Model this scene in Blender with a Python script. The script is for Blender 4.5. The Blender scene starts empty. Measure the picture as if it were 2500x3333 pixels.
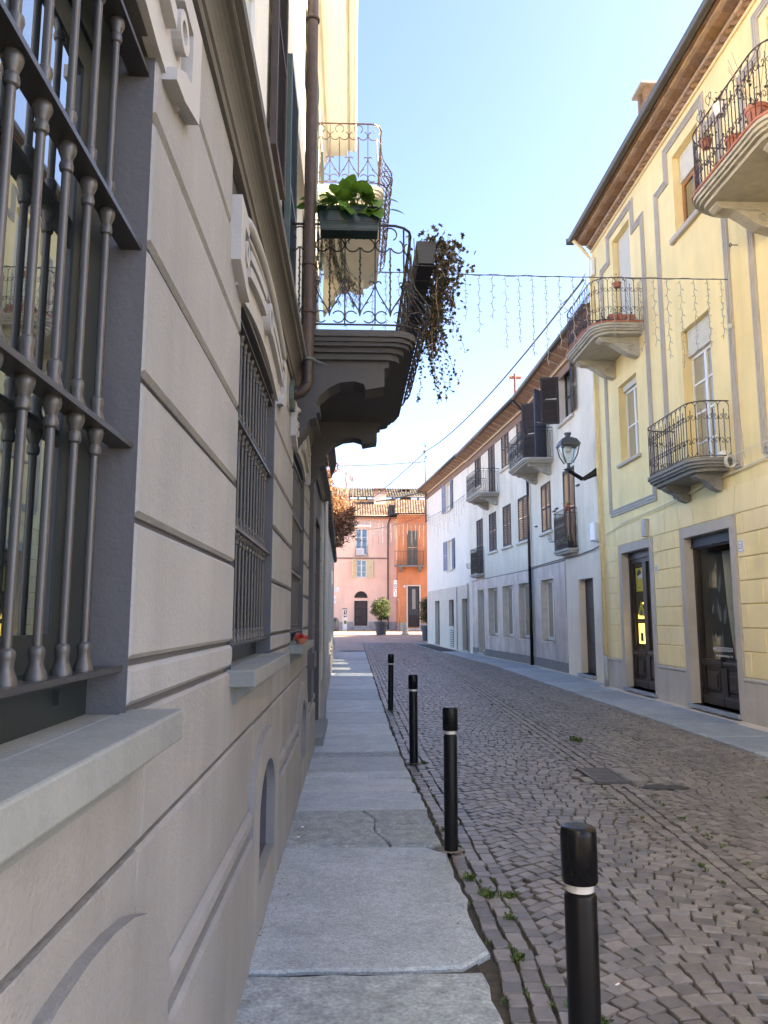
import bpy, bmesh, math, random
from math import sin, cos, pi, radians, sqrt, atan2
from mathutils import Vector, Matrix
random.seed(7)
S = bpy.context.scene
COL = S.collection
# ---------------------------------------------------------------- camera
PITCH, HEAD = 7.914, 2.31          # degrees: tilt up, heading right of the street axis (+Y)
cd = bpy.data.cameras.new('camera'); cam = bpy.data.objects.new('camera', cd); COL.objects.link(cam)
cd.sensor_fit = 'HORIZONTAL'; cd.sensor_width = 36; cd.lens = 36
cd.clip_start = 0.05; cd.clip_end = 1500
cam.location = (0, 0, 1.6); cam.rotation_euler = (radians(90 + PITCH), 0, radians(-HEAD))
S.camera = cam
# ---------------------------------------------------------------- sky, sun, exposure
SUN_AZ, SUN_EL = 94.0, 35.0        # azimuth measured from +Y towards +X
w = bpy.data.worlds.new('World'); S.world = w; w.use_nodes = True
nt = w.node_tree; nt.nodes.clear()
sky = nt.nodes.new('ShaderNodeTexSky'); sky.sky_type = 'NISHITA'; sky.sun_disc = False
sky.sun_elevation = radians(SUN_EL); sky.sun_rotation = radians(SUN_AZ)
sky.altitude = 200; sky.air_density = 0.45; sky.dust_density = 1.5; sky.ozone_density = 7.0
bg = nt.nodes.new('ShaderNodeBackground'); bg.inputs[1].default_value = 0.15
wo = nt.nodes.new('ShaderNodeOutputWorld')
nt.links.new(sky.outputs[0], bg.inputs[0]); nt.links.new(bg.outputs[0], wo.inputs[0])
sd = bpy.data.lights.new('sun', 'SUN'); sd.energy = 5.0; sd.angle = radians(0.53); sd.color = (1, .93, .82)
sun = bpy.data.objects.new('sun', sd); COL.objects.link(sun)
sv = Vector((sin(radians(SUN_AZ)) * cos(radians(SUN_EL)), cos(radians(SUN_AZ)) * cos(radians(SUN_EL)), sin(radians(SUN_EL))))
sun.rotation_euler = sv.to_track_quat('Z', 'Y').to_euler(); sun.location = (0, 0, 40)
S.view_settings.view_transform = 'Standard'; S.view_settings.look = 'None'
S.view_settings.exposure = 3.0; S.view_settings.gamma = 1.0
S.view_settings.use_white_balance = True; S.view_settings.white_balance_temperature = 9000   # the camera balanced for open shade
S.view_settings.use_curve_mapping = False
S.render.engine = 'CYCLES'
S.cycles.max_bounces = 8; S.cycles.diffuse_bounces = 5

# ---------------------------------------------------------------- materials
M = {}
def node(nt, t, **k):
    n = nt.nodes.new(t)
    for a, b in k.items(): setattr(n, a, b)
    return n
def mat(name, c, rough=.85, var=.12, scale=6., bump=.0, bscale=60., metal=0., streak=0., spec=.5, island=0., dirt=0., grain=0., coat=0.):
    m = bpy.data.materials.new(name); m.use_nodes = True; M[name] = m
    nt = m.node_tree; p = nt.nodes['Principled BSDF']; L = nt.links.new
    p.inputs['Roughness'].default_value = rough; p.inputs['Metallic'].default_value = metal
    p.inputs['Specular IOR Level'].default_value = spec
    if coat: p.inputs['Coat Weight'].default_value = coat; p.inputs['Coat Roughness'].default_value = .15
    geo = node(nt, 'ShaderNodeNewGeometry')
    def noise(sc, det=5, vec=None, ro=.6):
        n = node(nt, 'ShaderNodeTexNoise'); n.inputs['Scale'].default_value = sc; n.inputs['Detail'].default_value = det
        n.inputs['Roughness'].default_value = ro
        L(vec or geo.outputs['Position'], n.inputs['Vector']); return n.outputs['Fac']
    def rng(src, a, b, lo=.3, hi=.7):
        r = node(nt, 'ShaderNodeMapRange'); L(src, r.inputs[0]); r.inputs[1].default_value = lo; r.inputs[2].default_value = hi
        r.inputs[3].default_value = a; r.inputs[4].default_value = b; return r.outputs[0]
    def mul(a, b):
        q = node(nt, 'ShaderNodeMath', operation='MULTIPLY'); L(a, q.inputs[0]); L(b, q.inputs[1]); return q.outputs[0]
    f = rng(noise(scale), 1 - var, 1 + var)
    if streak:
        mp = node(nt, 'ShaderNodeVectorMath', operation='MULTIPLY'); L(geo.outputs['Position'], mp.inputs[0]); mp.inputs[1].default_value = (2.2, 2.2, .22)
        f = mul(f, rng(noise(1.1, 7, mp.outputs[0], .62), 1 - streak, 1 + streak * .4))
        f = mul(f, rng(noise(.45, 5), 1 - streak * .5, 1 + streak * .3))
    if grain: f = mul(mul(f, rng(noise(grain, 3), .68, 1.3)), rng(noise(grain * .22, 4), .85, 1.15))
    if island:
        oi = node(nt, 'ShaderNodeObjectInfo'); ad = node(nt, 'ShaderNodeMath', operation='ADD')
        L(geo.outputs['Random Per Island'], ad.inputs[0]); L(oi.outputs['Random'], ad.inputs[1])
        fr = node(nt, 'ShaderNodeMath', operation='FRACT'); L(ad.outputs[0], fr.inputs[0])
        f = mul(f, rng(fr.outputs[0], 1 - island, 1 + island, 0, 1))
    vm = node(nt, 'ShaderNodeVectorMath', operation='SCALE'); vm.inputs[0].default_value = c; L(f, vm.inputs['Scale'])
    out = vm.outputs[0]
    if island:
        hs = node(nt, 'ShaderNodeHueSaturation'); L(out, hs.inputs['Color'])
        m7 = node(nt, 'ShaderNodeMath', operation='MULTIPLY'); L(fr.outputs[0], m7.inputs[0]); m7.inputs[1].default_value = 7.31
        f7 = node(nt, 'ShaderNodeMath', operation='FRACT'); L(m7.outputs[0], f7.inputs[0])
        L(rng(f7.outputs[0], .5 - .06 * island, .5 + .06 * island, 0, 1), hs.inputs['Hue']); L(rng(f7.outputs[0], 1 - island, 1 + island, 0, 1), hs.inputs['Saturation'])
        out = hs.outputs[0]
    if dirt:
        mx = node(nt, 'ShaderNodeMix', data_type='RGBA'); L(rng(noise(1.1, 8, None, .7), 0, dirt, .52, .78), mx.inputs[0])
        L(out, mx.inputs[6]); mx.inputs[7].default_value = (c[0] * .45, c[1] * .42, c[2] * .38, 1); out = mx.outputs[2]
    L(out, p.inputs['Base Color'])
    if bump:
        b = node(nt, 'ShaderNodeBump'); b.inputs['Strength'].default_value = bump; b.inputs['Distance'].default_value = .01
        L(noise(bscale, 5), b.inputs['Height']); L(b.outputs[0], p.inputs['Normal'])
    return m
mat('plaster_grey', (.285, .29, .295), .9, .09, 1.6, .5, 55, streak=.16, dirt=.16)
mat('plaster_base', (.258, .256, .256), .9, .09, 1.6, .65, 60, streak=.2, dirt=.32)
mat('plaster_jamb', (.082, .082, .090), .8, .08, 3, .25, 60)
mat('plaster_trim', (.37, .372, .372), .85, .05, 3, .2, 60)
mat('belt', (.118, .116, .11), .85, .08, 3, .25, 60, streak=.12)
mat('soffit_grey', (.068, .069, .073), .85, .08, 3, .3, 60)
mat('sill', (.195, .21, .21), .8, .12, 5, .35, 60, streak=.1, dirt=.2)
mat('cream', (.80, .765, .67), .9, .05, 2, .15, 50, streak=.06)
mat('yellow', (.88, .705, .365), .9, .06, 1.2, .25, 60, streak=.11, dirt=.12)
mat('yellow_block', (.91, .74, .405), .9, .06, 1.2, .25, 60, streak=.09, island=.035, dirt=.10)
mat('trim_grey', (.48, .44, .385), .9, .07, 3, .25, 60, streak=.08)
mat('plinth_grey', (.52, .475, .41), .9, .09, 2, .35, 50, streak=.14, dirt=.3)
mat('stone_balcony', (.42, .40, .35), .9, .13, 6, .4, 50, dirt=.3)
mat('stone_dark', (.22, .22, .21), .9, .13, 6, .4, 50, dirt=.3)
mat('white_wall', (.85, .74, .585), .9, .05, 1.4, .2, 50, streak=.14, dirt=.22)
mat('white_warm', (.88, .785, .65), .9, .04, 1.4, .2, 50, streak=.06, dirt=.05)
mat('white_low', (.66, .565, .445), .9, .05, 1.4, .2, 50, streak=.08, dirt=.15)
mat('marble', (.46, .44, .41), .45, .2, 2.2, .05, 40, streak=.35, dirt=.25, island=.06)
mat('travertine', (.66, .60, .50), .6, .12, 6, .1, 40, streak=.2)
mat('pink', (.86, .575, .435), .9, .05, 1., .2, 40, streak=.08, dirt=.08)
mat('orange', (.68, .25, .11), .9, .09, 1., .2, 40, streak=.16, dirt=.15)
mat('ochre', (.80, .56, .25), .9, .06, 1., .2, 40, streak=.06)
mat('stone_plinth', (.36, .33, .31), .9, .15, 3, .3, 40, dirt=.3)
mat('slab', (.315, .362, .395), .55, .16, 3., .45, 60, grain=85, dirt=.42, island=.15)
mat('slab_rough', (.285, .325, .345), .75, .25, 9., 1.0, 22, grain=45, dirt=.5, island=.14)
mat('slab_joint', (.045, .042, .038), 1., .3, 20., .8, 90)
mat('mortar', (.20, .18, .155), .95, .25, 8., .7, 60, dirt=.3)
mat('cobble', (.168, .156, .153), .36, .16, 26., .45, 130, island=.34, spec=.5, dirt=.45)
mat('joint', (.062, .055, .044), 1., .35, 25., 1., 120)
mat('asphalt', (.06, .06, .06), .9, .3, 30., 1., 120)
mat('square', (.30, .205, .17), .8, .22, 1.2, .8, 16, grain=12, dirt=.2)
mat('ground', (.20, .17, .14), .95, .2, .6, .3, 8)
mat('black_paint', (.006, .006, .007), .34, .2, 20., .05, 200, spec=.22)
mat('black_top', (.006, .006, .007), .25, .2, 20., .05, 200, spec=.2)
mat('reflect_band', (.62, .60, .56), .35, .05, 20., metal=.2)
mat('iron', (.03, .026, .026), .5, .2, 40., .2, 120, metal=.3)
mat('iron_brown', (.07, .042, .038), .55, .3, 40., .2, 120, metal=.2)
mat('grille', (.052, .051, .052), .40, .06, 20., .05, 150, metal=.15)
mat('grille_rail', (.05, .051, .054), .32, .06, 20., .05, 150, metal=.3)
mat('pipe_brown', (.055, .038, .034), .5, .25, 14., .25, 60, dirt=.4, metal=.3)
mat('pipe_cap', (.075, .10, .088), .6, .2, 20., .3, 60)
mat('gutter', (.11, .105, .10), .42, .1, 10., .05, 60, metal=.5)
mat('pipe_yellow', (.86, .69, .38), .6, .06, 6., .05, 60)
mat('pipe_grey', (.42, .43, .43), .6, .1, 6., .1, 60)
mat('pvc', (.62, .62, .59), .5, .05, 6.)
mat('brick', (.27, .16, .105), .9, .18, 12., .6, 70, island=.22)
mat('brick_pale', (.40, .295, .22), .9, .15, 12., .6, 70, island=.18)
mat('terracotta', (.42, .15, .09), .8, .15, 12., .2, 80, island=.1)
mat('roof_tile', (.19, .115, .085), .9, .25, 3., .5, 30, island=.38)
mat('roof_tile_grey', (.125, .11, .095), .9, .25, 3., .5, 30, island=.3)
mat('dark_wood', (.032, .020, .016), .38, .3, 8., .15, 40, streak=.3)
mat('door_brown', (.045, .032, .027), .55, .2, 8., .2, 40, streak=.2)
mat('wood_orange', (.38, .16, .055), .5, .2, 12., .1, 60, streak=.2)
mat('shutter_brown', (.048, .034, .03), .65, .18, 8., .1, 60, island=.1)
mat('shutter_navy', (.075, .085, .125), .6, .12, 8., .1, 60)
mat('shutter_blue', (.22, .26, .34), .6, .1, 8., .1, 60)
mat('shutter_green', (.035, .062, .058), .5, .15, 8., .1, 60)
mat('shutter_cream', (.72, .60, .36), .7, .06, 8., .1, 60)
mat('shutter_olive', (.165, .145, .105), .7, .1, 8., .1, 60)
mat('frame_white', (.72, .72, .70), .5, .04, 8.)
mat('frame_dark', (.012, .017, .018), .35, .2, 8.)
mat('roller', (.62, .60, .52), .6, .05, 5.)
mat('curtain', (.55, .52, .42), .9, .12, 8., streak=.2)
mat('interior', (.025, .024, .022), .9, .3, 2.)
mat('steel_wire', (.10, .10, .105), .6, .2, 20.)
mat('fairy', (.30, .30, .29), .5, .1, 20.)
mat('enamel_white', (.78, .78, .76), .3, .03, 10.)
mat('ink_blue', (.03, .05, .16), .4, .02, 10.)
mat('ink_black', (.015, .015, .015), .5, .02, 10.)
mat('ink_white', (.8, .8, .78), .5, .02, 10.)
mat('poster_yellow', (.82, .60, .035), .4, .05, 10.)
mat('red', (.5, .04, .03), .5, .05, 10.)
mat('lamp_metal', (.10, .105, .11), .45, .15, 14., .05, 60, metal=.4)
mat('pot_grey', (.055, .055, .058), .6, .1, 10., .1, 60)
mat('plastic_green', (.003, .026, .027), .4, .12, 10.)
mat('plastic_black', (.02, .02, .022), .5, .12, 10.)
mat('soil', (.05, .035, .025), 1, .3, 30., 1, 60)
mat('bark', (.16, .125, .10), .95, .25, 20., .8, 40)
mat('twig', (.34, .25, .20), .9, .2, 20.)
mat('meter_grey', (.62, .63, .63), .45, .05, 10.)
mat('zinc', (.30, .31, .32), .4, .12, 8., metal=.7)
mat('stone_old', (.42, .37, .29), .95, .22, 5., .8, 25, dirt=.5)
mat('debris', (.25, .17, .10), .9, .3, 30.)
def leafmat(name, c, c2, rough=.5, transl=.25):
    m = mat(name, c, rough, .25, 3.)
    nt = m.node_tree; p = nt.nodes['Principled BSDF']; L = nt.links.new
    geo = node(nt, 'ShaderNodeNewGeometry'); cr = node(nt, 'ShaderNodeMix', data_type='RGBA')
    L(geo.outputs['Random Per Island'], cr.inputs[0]); cr.inputs[6].default_value = (*c, 1); cr.inputs[7].default_value = (*c2, 1)
    L(cr.outputs[2], p.inputs['Base Color'])
    tr = node(nt, 'ShaderNodeBsdfTranslucent'); L(cr.outputs[2], tr.inputs[0])
    mx = node(nt, 'ShaderNodeMixShader'); mx.inputs[0].default_value = transl
    out = [n for n in nt.nodes if n.type == 'OUTPUT_MATERIAL'][0]
    L(p.outputs[0], mx.inputs[1]); L(tr.outputs[0], mx.inputs[2]); L(mx.outputs[0], out.inputs[0])
leafmat('leaf_big', (.045, .14, .02), (.13, .26, .04), .35, .35)
leafmat('leaf_ivy', (.03, .032, .017), (.10, .078, .042), .6, .2)
leafmat('leaf_shrub', (.028, .058, .014), (.12, .16, .045), .4, .15)
leafmat('leaf_beech', (.17, .075, .04), (.36, .19, .10), .7, .3)
leafmat('leaf_conifer', (.012, .04, .014), (.03, .075, .025), .6, .1)
leafmat('weed', (.03, .07, .012), (.09, .15, .03), .6, .2)
# dark glazing that mirrors the street, and clear shop glass
def glassmat(name, base, rough=.02):
    m = mat(name, base, rough, .0, 1., spec=.75); return m
glassmat('glass', (.012, .015, .017)); glassmat('glass_light', (.34, .30, .20), .06)
def mirrorpane(name, k0, k1, base):          # double glazing: strong mirror image of the street at a slant
    m = M[name]; nt = m.node_tree; L = nt.links.new; p = nt.nodes['Principled BSDF']; o = [n for n in nt.nodes if n.type == 'OUTPUT_MATERIAL'][0]
    lw = node(nt, 'ShaderNodeLayerWeight'); pw = node(nt, 'ShaderNodeMath', operation='POWER'); L(lw.outputs['Facing'], pw.inputs[0]); pw.inputs[1].default_value = 2.6
    ma = node(nt, 'ShaderNodeMath', operation='MULTIPLY_ADD'); L(pw.outputs[0], ma.inputs[0]); ma.inputs[1].default_value = k1; ma.inputs[2].default_value = k0
    gl = node(nt, 'ShaderNodeBsdfGlossy'); gl.inputs['Roughness'].default_value = .012; gl.inputs['Color'].default_value = (.86, .92, .9, 1)
    mx = node(nt, 'ShaderNodeMixShader'); L(ma.outputs[0], mx.inputs[0]); L(p.outputs[0], mx.inputs[1]); L(gl.outputs[0], mx.inputs[2]); L(mx.outputs[0], o.inputs[0])
mirrorpane('glass', .08, .85, 0)
m = bpy.data.materials.new('glass_clear'); m.use_nodes = True; M['glass_clear'] = m
nt = m.node_tree; nt.nodes.clear(); o_ = node(nt, 'ShaderNodeOutputMaterial'); mx = node(nt, 'ShaderNodeMixShader')
lw_ = node(nt, 'ShaderNodeLayerWeight'); pw_ = node(nt, 'ShaderNodeMath', operation='POWER'); nt.links.new(lw_.outputs['Facing'], pw_.inputs[0]); pw_.inputs[1].default_value = 4.5
fr_ = node(nt, 'ShaderNodeMath', operation='MULTIPLY_ADD'); nt.links.new(pw_.outputs[0], fr_.inputs[0]); fr_.inputs[1].default_value = .9; fr_.inputs[2].default_value = .05
tr_ = node(nt, 'ShaderNodeBsdfTransparent'); tr_.inputs[0].default_value = (.82, .86, .84, 1); gl_ = node(nt, 'ShaderNodeBsdfGlossy'); gl_.inputs['Roughness'].default_value = .01
nt.links.new(fr_.outputs[0], mx.inputs[0]); nt.links.new(tr_.outputs[0], mx.inputs[1]); nt.links.new(gl_.outputs[0], mx.inputs[2]); nt.links.new(mx.outputs[0], o_.inputs[0])
# lamp inside the shop (the photograph shows it lit)
m = bpy.data.materials.new('shop_glow'); m.use_nodes = True; M['shop_glow'] = m
p_ = m.node_tree.nodes['Principled BSDF']; p_.inputs['Base Color'].default_value = (.9, .7, .2, 1); p_.inputs['Emission Color'].default_value = (1, .75, .18, 1); p_.inputs['Emission Strength'].default_value = .55

# ---------------------------------------------------------------- mesh helpers
class Fr:
    """facade frame: s along the wall, d outward, z up"""
    def __init__(s, o, t, n): s.o = Vector((o[0], o[1], o[2] if len(o) > 2 else 0)); s.t = Vector((t[0], t[1], 0)).normalized(); s.n = Vector((n[0], n[1], 0)).normalized()
    def __call__(s, a, d, z): return s.o + s.t * a + s.n * d + Vector((0, 0, z))
class MB:
    def __init__(s): s.v = []; s.f = []
    def add(s, vs, fs):
        k = len(s.v); s.v += [tuple(q) for q in vs]; s.f += [tuple(i + k for i in f) for f in fs]; return s
    def box(s, x0, x1, y0, y1, z0, z1):
        return s.add([(x0, y0, z0), (x1, y0, z0), (x1, y1, z0), (x0, y1, z0), (x0, y0, z1), (x1, y0, z1), (x1, y1, z1), (x0, y1, z1)],
                     [(0, 3, 2, 1), (4, 5, 6, 7), (0, 1, 5, 4), (1, 2, 6, 5), (2, 3, 7, 6), (3, 0, 4, 7)])
    def fbox(s, F, a0, a1, d0, d1, z0, z1):
        return s.add([F(a, d, z) for z in (z0, z1) for a, d in ((a0, d0), (a1, d0), (a1, d1), (a0, d1))],
                     [(0, 3, 2, 1), (4, 5, 6, 7), (0, 1, 5, 4), (1, 2, 6, 5), (2, 3, 7, 6), (3, 0, 4, 7)])
    def block(s, F, a0, a1, d0, d1, z0, z1, b=.012):
        """box with a chamfered front (d1) edge"""
        vs = [F(a, d0, z) for a, z in ((a0, z0), (a1, z0), (a1, z1), (a0, z1))]
        vs += [F(a, d1 - b, z) for a, z in ((a0, z0), (a1, z0), (a1, z1), (a0, z1))]
        vs += [F(a, d1, z) for a, z in ((a0 + b, z0 + b), (a1 - b, z0 + b), (a1 - b, z1 - b), (a0 + b, z1 - b))]
        fs = [(8, 9, 10, 11)]
        for i in range(4):
            j = (i + 1) % 4; fs += [(i, j, 4 + j, 4 + i), (4 + i, 4 + j, 8 + j, 8 + i)]
        return s.add(vs, fs)
    def prism(s, poly, fn, d0, d1):
        """poly: list of 2D points, fn(p,d)->world"""
        n = len(poly); vs = [fn(p, d0) for p in poly] + [fn(p, d1) for p in poly]
        return s.add(vs, [tuple(range(n - 1, -1, -1)), tuple(range(n, 2 * n))] + [(i, (i + 1) % n, n + (i + 1) % n, n + i) for i in range(n)])
    def ring(s, outer, inner, fn, d0, d1):
        n = len(outer); vs = [fn(p, d) for d in (d0, d1) for p in outer + inner]
        fs = []
        for i in range(n):
            j = (i + 1) % n
            fs += [(i, j, 2 * n + j, 2 * n + i), (n + j, n + i, 3 * n + i, 3 * n + j), (2 * n + i, 2 * n + j, 3 * n + j, 3 * n + i), (j, i, n + i, n + j)]
        return s.add(vs, fs)
    def tube(s, pts, r, k=6, closed=False, caps=True, r1=None, flat=None):
        pts = [Vector(p) for p in pts]; n = len(pts)
        if n < 2: return s
        base = len(s.v); prev = None
        for i, p in enumerate(pts):
            if closed: t = pts[(i + 1) % n] - pts[i - 1]
            else: t = pts[min(i + 1, n - 1)] - pts[max(i - 1, 0)]
            if t.length < 1e-9: t = Vector((0, 0, 1))
            t.normalize()
            if prev is None:
                u = t.cross(Vector((0, 0, 1)));
                if u.length < .05: u = t.cross(Vector((0, 1, 0)))
            else: u = prev - t * prev.dot(t)
            if u.length < 1e-6: u = t.orthogonal()
            u.normalize(); prev = u; v = t.cross(u)
            rr = r if r1 is None else r + (r1 - r) * i / (n - 1)
            for j in range(k):
                a = 2 * pi * (j + .5) / k; s.v.append(tuple(p + u * (rr * cos(a)) + v * (rr * sin(a))))
        m = n if closed else n - 1
        for i in range(m):
            for j in range(k):
                a = base + i * k + j; b = base + i * k + (j + 1) % k; i2 = (i + 1) % n
                s.f.append((a, b, base + i2 * k + (j + 1) % k, base + i2 * k + j))
        if caps and not closed:
            s.f.append(tuple(base + j for j in range(k - 1, -1, -1))); s.f.append(tuple(base + (n - 1) * k + j for j in range(k)))
        return s
    def lathe(s, prof, c, k=16, axis=None):
        """prof: (r, z) list; revolve about vertical axis through c"""
        base = len(s.v); c = Vector(c)
        for r, z in prof:
            for j in range(k):
                a = 2 * pi * j / k; s.v.append((c.x + r * cos(a), c.y + r * sin(a), c.z + z))
        for i in range(len(prof) - 1):
            for j in range(k):
                s.f.append((base + i * k + j, base + i * k + (j + 1) % k, base + (i + 1) * k + (j + 1) % k, base + (i + 1) * k + j))
        s.f.append(tuple(base + j for j in range(k - 1, -1, -1))); e = base + (len(prof) - 1) * k
        s.f.append(tuple(e + j for j in range(k))); return s
    def sweep(s, prof, path, closed=False):
        """prof: list of (out, z) ; path: list of (pos Vector xy z-base, outward Vector)"""
        n = len(prof); base = len(s.v)
        for P, N in path:
            for o, z in prof: s.v.append(tuple(Vector(P) + Vector(N) * o + Vector((0, 0, z))))
        m = len(path)
        for i in range(m - 1):
            for j in range(n - 1):
                a = base + i * n + j; s.f.append((a, a + 1, a + n + 1, a + n))
        s.f.append(tuple(range(base, base + n))); s.f.append(tuple(range(base + (m - 1) * n + n - 1, base + (m - 1) * n - 1, -1)))
        return s
    def build(s, name, m, parent=None, smooth=False, fix=True, loc=None):
        me = bpy.data.meshes.new(name)
        off = Vector(parent['_o']) if parent is not None else Vector(loc or (0, 0, 0))
        me.from_pydata([tuple(Vector(q) - off) for q in s.v], [], s.f)
        if fix and len(s.f) < 30000:
            bm = bmesh.new(); bm.from_mesh(me); bmesh.ops.recalc_face_normals(bm, faces=bm.faces); bm.to_mesh(me); bm.free()
        me.materials.append(M[m] if isinstance(m, str) else m)
        if smooth: me.shade_smooth() if smooth is True else me.shade_smooth()
        o = bpy.data.objects.new(name, me); COL.objects.link(o)
        if smooth and smooth is not True:
            md = o.modifiers.new('edge_split', 'EDGE_SPLIT'); md.split_angle = radians(smooth)
        o['_o'] = tuple(off)
        if parent is not None: o.parent = parent
        else: o.location = off
        return o
def tag(o, label, cat, group=None):
    o['label'] = label; o['category'] = cat
    if group: o['group'] = group
    return o
def thing(name, loc, label, cat, group=None):
    e = bpy.data.objects.new(name, None); COL.objects.link(e); e.location = loc; e['_o'] = tuple(loc); e.empty_display_size = .2
    return tag(e, label, cat, group)
def struct(o): o['kind'] = 'structure'; return o
def stuff(o): o['kind'] = 'stuff'; return o
def lerp(a, b, t): return a + (b - a) * t
def arc(cx, cz, r, a0, a1, n=8): return [(cx + r * cos(lerp(a0, a1, i / n)), cz + r * sin(lerp(a0, a1, i / n))) for i in range(n + 1)]
def gz(y): return 0. if y < 40 else .0218 * (y - 40)
def textmesh(txt, size, m, parent, fn, depth=.002, name='lettering', align='CENTER'):
    """flat lettering; fn(x,y)->world maps text plane to the surface"""
    cu = bpy.data.curves.new(name, 'FONT'); cu.body = txt; cu.size = size; cu.align_x = align; cu.resolution_u = 2
    ob = bpy.data.objects.new(name, cu); COL.objects.link(ob)
    dg = bpy.context.evaluated_depsgraph_get(); me = bpy.data.meshes.new_from_object(ob.evaluated_get(dg))
    bpy.data.objects.remove(ob); off = Vector(parent['_o'])
    for q in me.vertices: q.co = Vector(fn(q.co.x, q.co.y)) - off
    me.materials.clear(); me.materials.append(M[m]); o = bpy.data.objects.new(name, me); COL.objects.link(o); o.parent = parent; o['_o'] = tuple(off)
    return o
def wallmesh(mb, F, a0, a1, z0, z1, ops, depth=.2, d=0.):
    """wall plane at offset d with rectangular openings (s0,s1,z0,z1) and reveals going inwards"""
    xs = sorted({a0, a1} | {min(max(v, a0), a1) for o in ops for v in o[:2]}); zs = sorted({z0, z1} | {min(max(v, z0), z1) for o in ops for v in o[2:4]})
    for i in range(len(xs) - 1):
        for j in range(len(zs) - 1):
            cx = (xs[i] + xs[i + 1]) / 2; cz = (zs[j] + zs[j + 1]) / 2
            if any(o[0] < cx < o[1] and o[2] < cz < o[3] for o in ops): continue
            mb.add([F(xs[i], d, zs[j]), F(xs[i + 1], d, zs[j]), F(xs[i + 1], d, zs[j + 1]), F(xs[i], d, zs[j + 1])], [(0, 1, 2, 3)])
    return mb
def reveal(mb, F, o, d0, d1):
    a0, a1, z0, z1 = o[:4]
    mb.add([F(a, d, z) for d in (d0, d1) for a, z in ((a0, z0), (a1, z0), (a1, z1), (a0, z1))], [(0, 1, 5, 4), (1, 2, 6, 5), (2, 3, 7, 6), (3, 0, 4, 7)])
    return mb
# ================================================================ ground, street, pavements
g = MB(); N = 24
ys = [-60, -6, 40, 46, 60, 75, 90, 160, 700]
for i in range(len(ys) - 1):
    a, b = ys[i], ys[i + 1]; za = gz(min(a, 90)) - .09; zb = gz(min(b, 90)) - .09
    g.add([(-400, a, za), (400, a, za), (400, b, zb), (-400, b, zb)], [(0, 1, 2, 3)])
struct(g.build('ground', 'ground'))
def lerps(tab, y):
    if y <= tab[0][0]: return tab[0][1]
    for (a, u), (b, v) in zip(tab, tab[1:]):
        if y <= b: return lerp(u, v, (y - a) / (b - a))
    return tab[-1][1]
KL = lambda y: lerps([(-8, .60), (3.2, .61), (4, .665), (6.7, .64), (9.3, .57), (14.5, .56), (38, .62), (60, .6)], y)
KR = lambda y: lerps([(-8, 4.88), (20, 4.86), (27, 4.95), (37, 4.45), (47.5, 3.55)], y)
WR = lambda y: lerps([(-8, 6.12), (18.8, 6.12), (18.9, 6.42), (27, 6.32), (37, 5.57), (47.5, 4.57)], y)
WL = lambda y: -.5 if y < 12.3 else -.5 - .0168 * (y - 12.3)
g = MB(); yy = [-6, 3, 9, 20, 27, 37, 40, 47.5]
for a, b in zip(yy, yy[1:]):
    g.add([(KL(a) - .2, a, gz(a) - .031), (KR(a) + .2, a, gz(a) - .031), (KR(b) + .2, b, gz(b) - .031), (KL(b) - .2, b, gz(b) - .031)], [(0, 1, 2, 3)])
street = struct(g.build('street', 'joint'))
g = MB()
g.add([(-40, 38.6, -.025), (-.62, 38.6, -.025), (-.62, 40, -.02), (-40, 40, -.02)], [(0, 1, 2, 3)])
yy = [40, 47.3]; 
g.add([(-40, 40, -.02), (KL(40), 40, -.02), (KL(47.3), 47.3, gz(47.3) - .02), (-40, 47.3, gz(47.3) - .02)], [(0, 1, 2, 3)])
n = 6
for i in range(n):
    a = lerp(47.3, 92, i / n); b = lerp(47.3, 92, (i + 1) / n)
    g.add([(-40, a, gz(a) - .02), (40, a, gz(a) - .02), (40, b, gz(b) - .02), (-40, b, gz(b) - .02)], [(0, 1, 2, 3)])
struct(g.build('square', 'square'))
# ---- cobbles in segmental arcs either side of a straight channel
rnd = random.Random(3)
CH = lambda y: lerps([(-6, 2.38), (4, 2.40), (8.3, 2.63), (21, 2.95), (37, 2.75), (48, 2.3)], y)     # channel centre
cob = []           # (x, y, z, angle, w, l)
Y0, Y1 = 1.3, 47.2
p = .100
def addc(x, y, a, wd, ln):
    if (2.40 < x < 2.98 or (x > 2.28 and y < 8.14)) and x < 2.98 and 7.84 < y < 8.64: return           # drain grate stands here
    if ((x - 3.03) / .21) ** 2 + ((y - 7.62) / .10) ** 2 < 1: return  # asphalt patch
    dip = -.018 * math.exp(-((x - CH(y)) / .35) ** 2)
    cob.append((x + rnd.uniform(-.004, .004), y + rnd.uniform(-.004, .004), gz(y) - .008 + dip + rnd.uniform(-.004, .003), a + rnd.uniform(-.035, .035), wd * rnd.uniform(.93, 1.02), ln * rnd.uniform(.94, 1.03)))
# straight rows along kerbs and channel
for k, (f, off) in enumerate([(KL, .075), (KL, .175), (KL, .275), (KR, -.07), (CH, -.11), (CH, 0), (CH, .11)]):
    y = Y0 + rnd.random() * .1
    while y < Y1:
        ln = rnd.uniform(.085, .13); yc = y + ln / 2
        x = f(yc) + off; a = math.atan((f(yc + .1) - f(yc - .1)) / .2)
        addc(x + rnd.uniform(-.008, .008), yc, -a, rnd.uniform(.082, .098), ln - .010); y += ln
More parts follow.
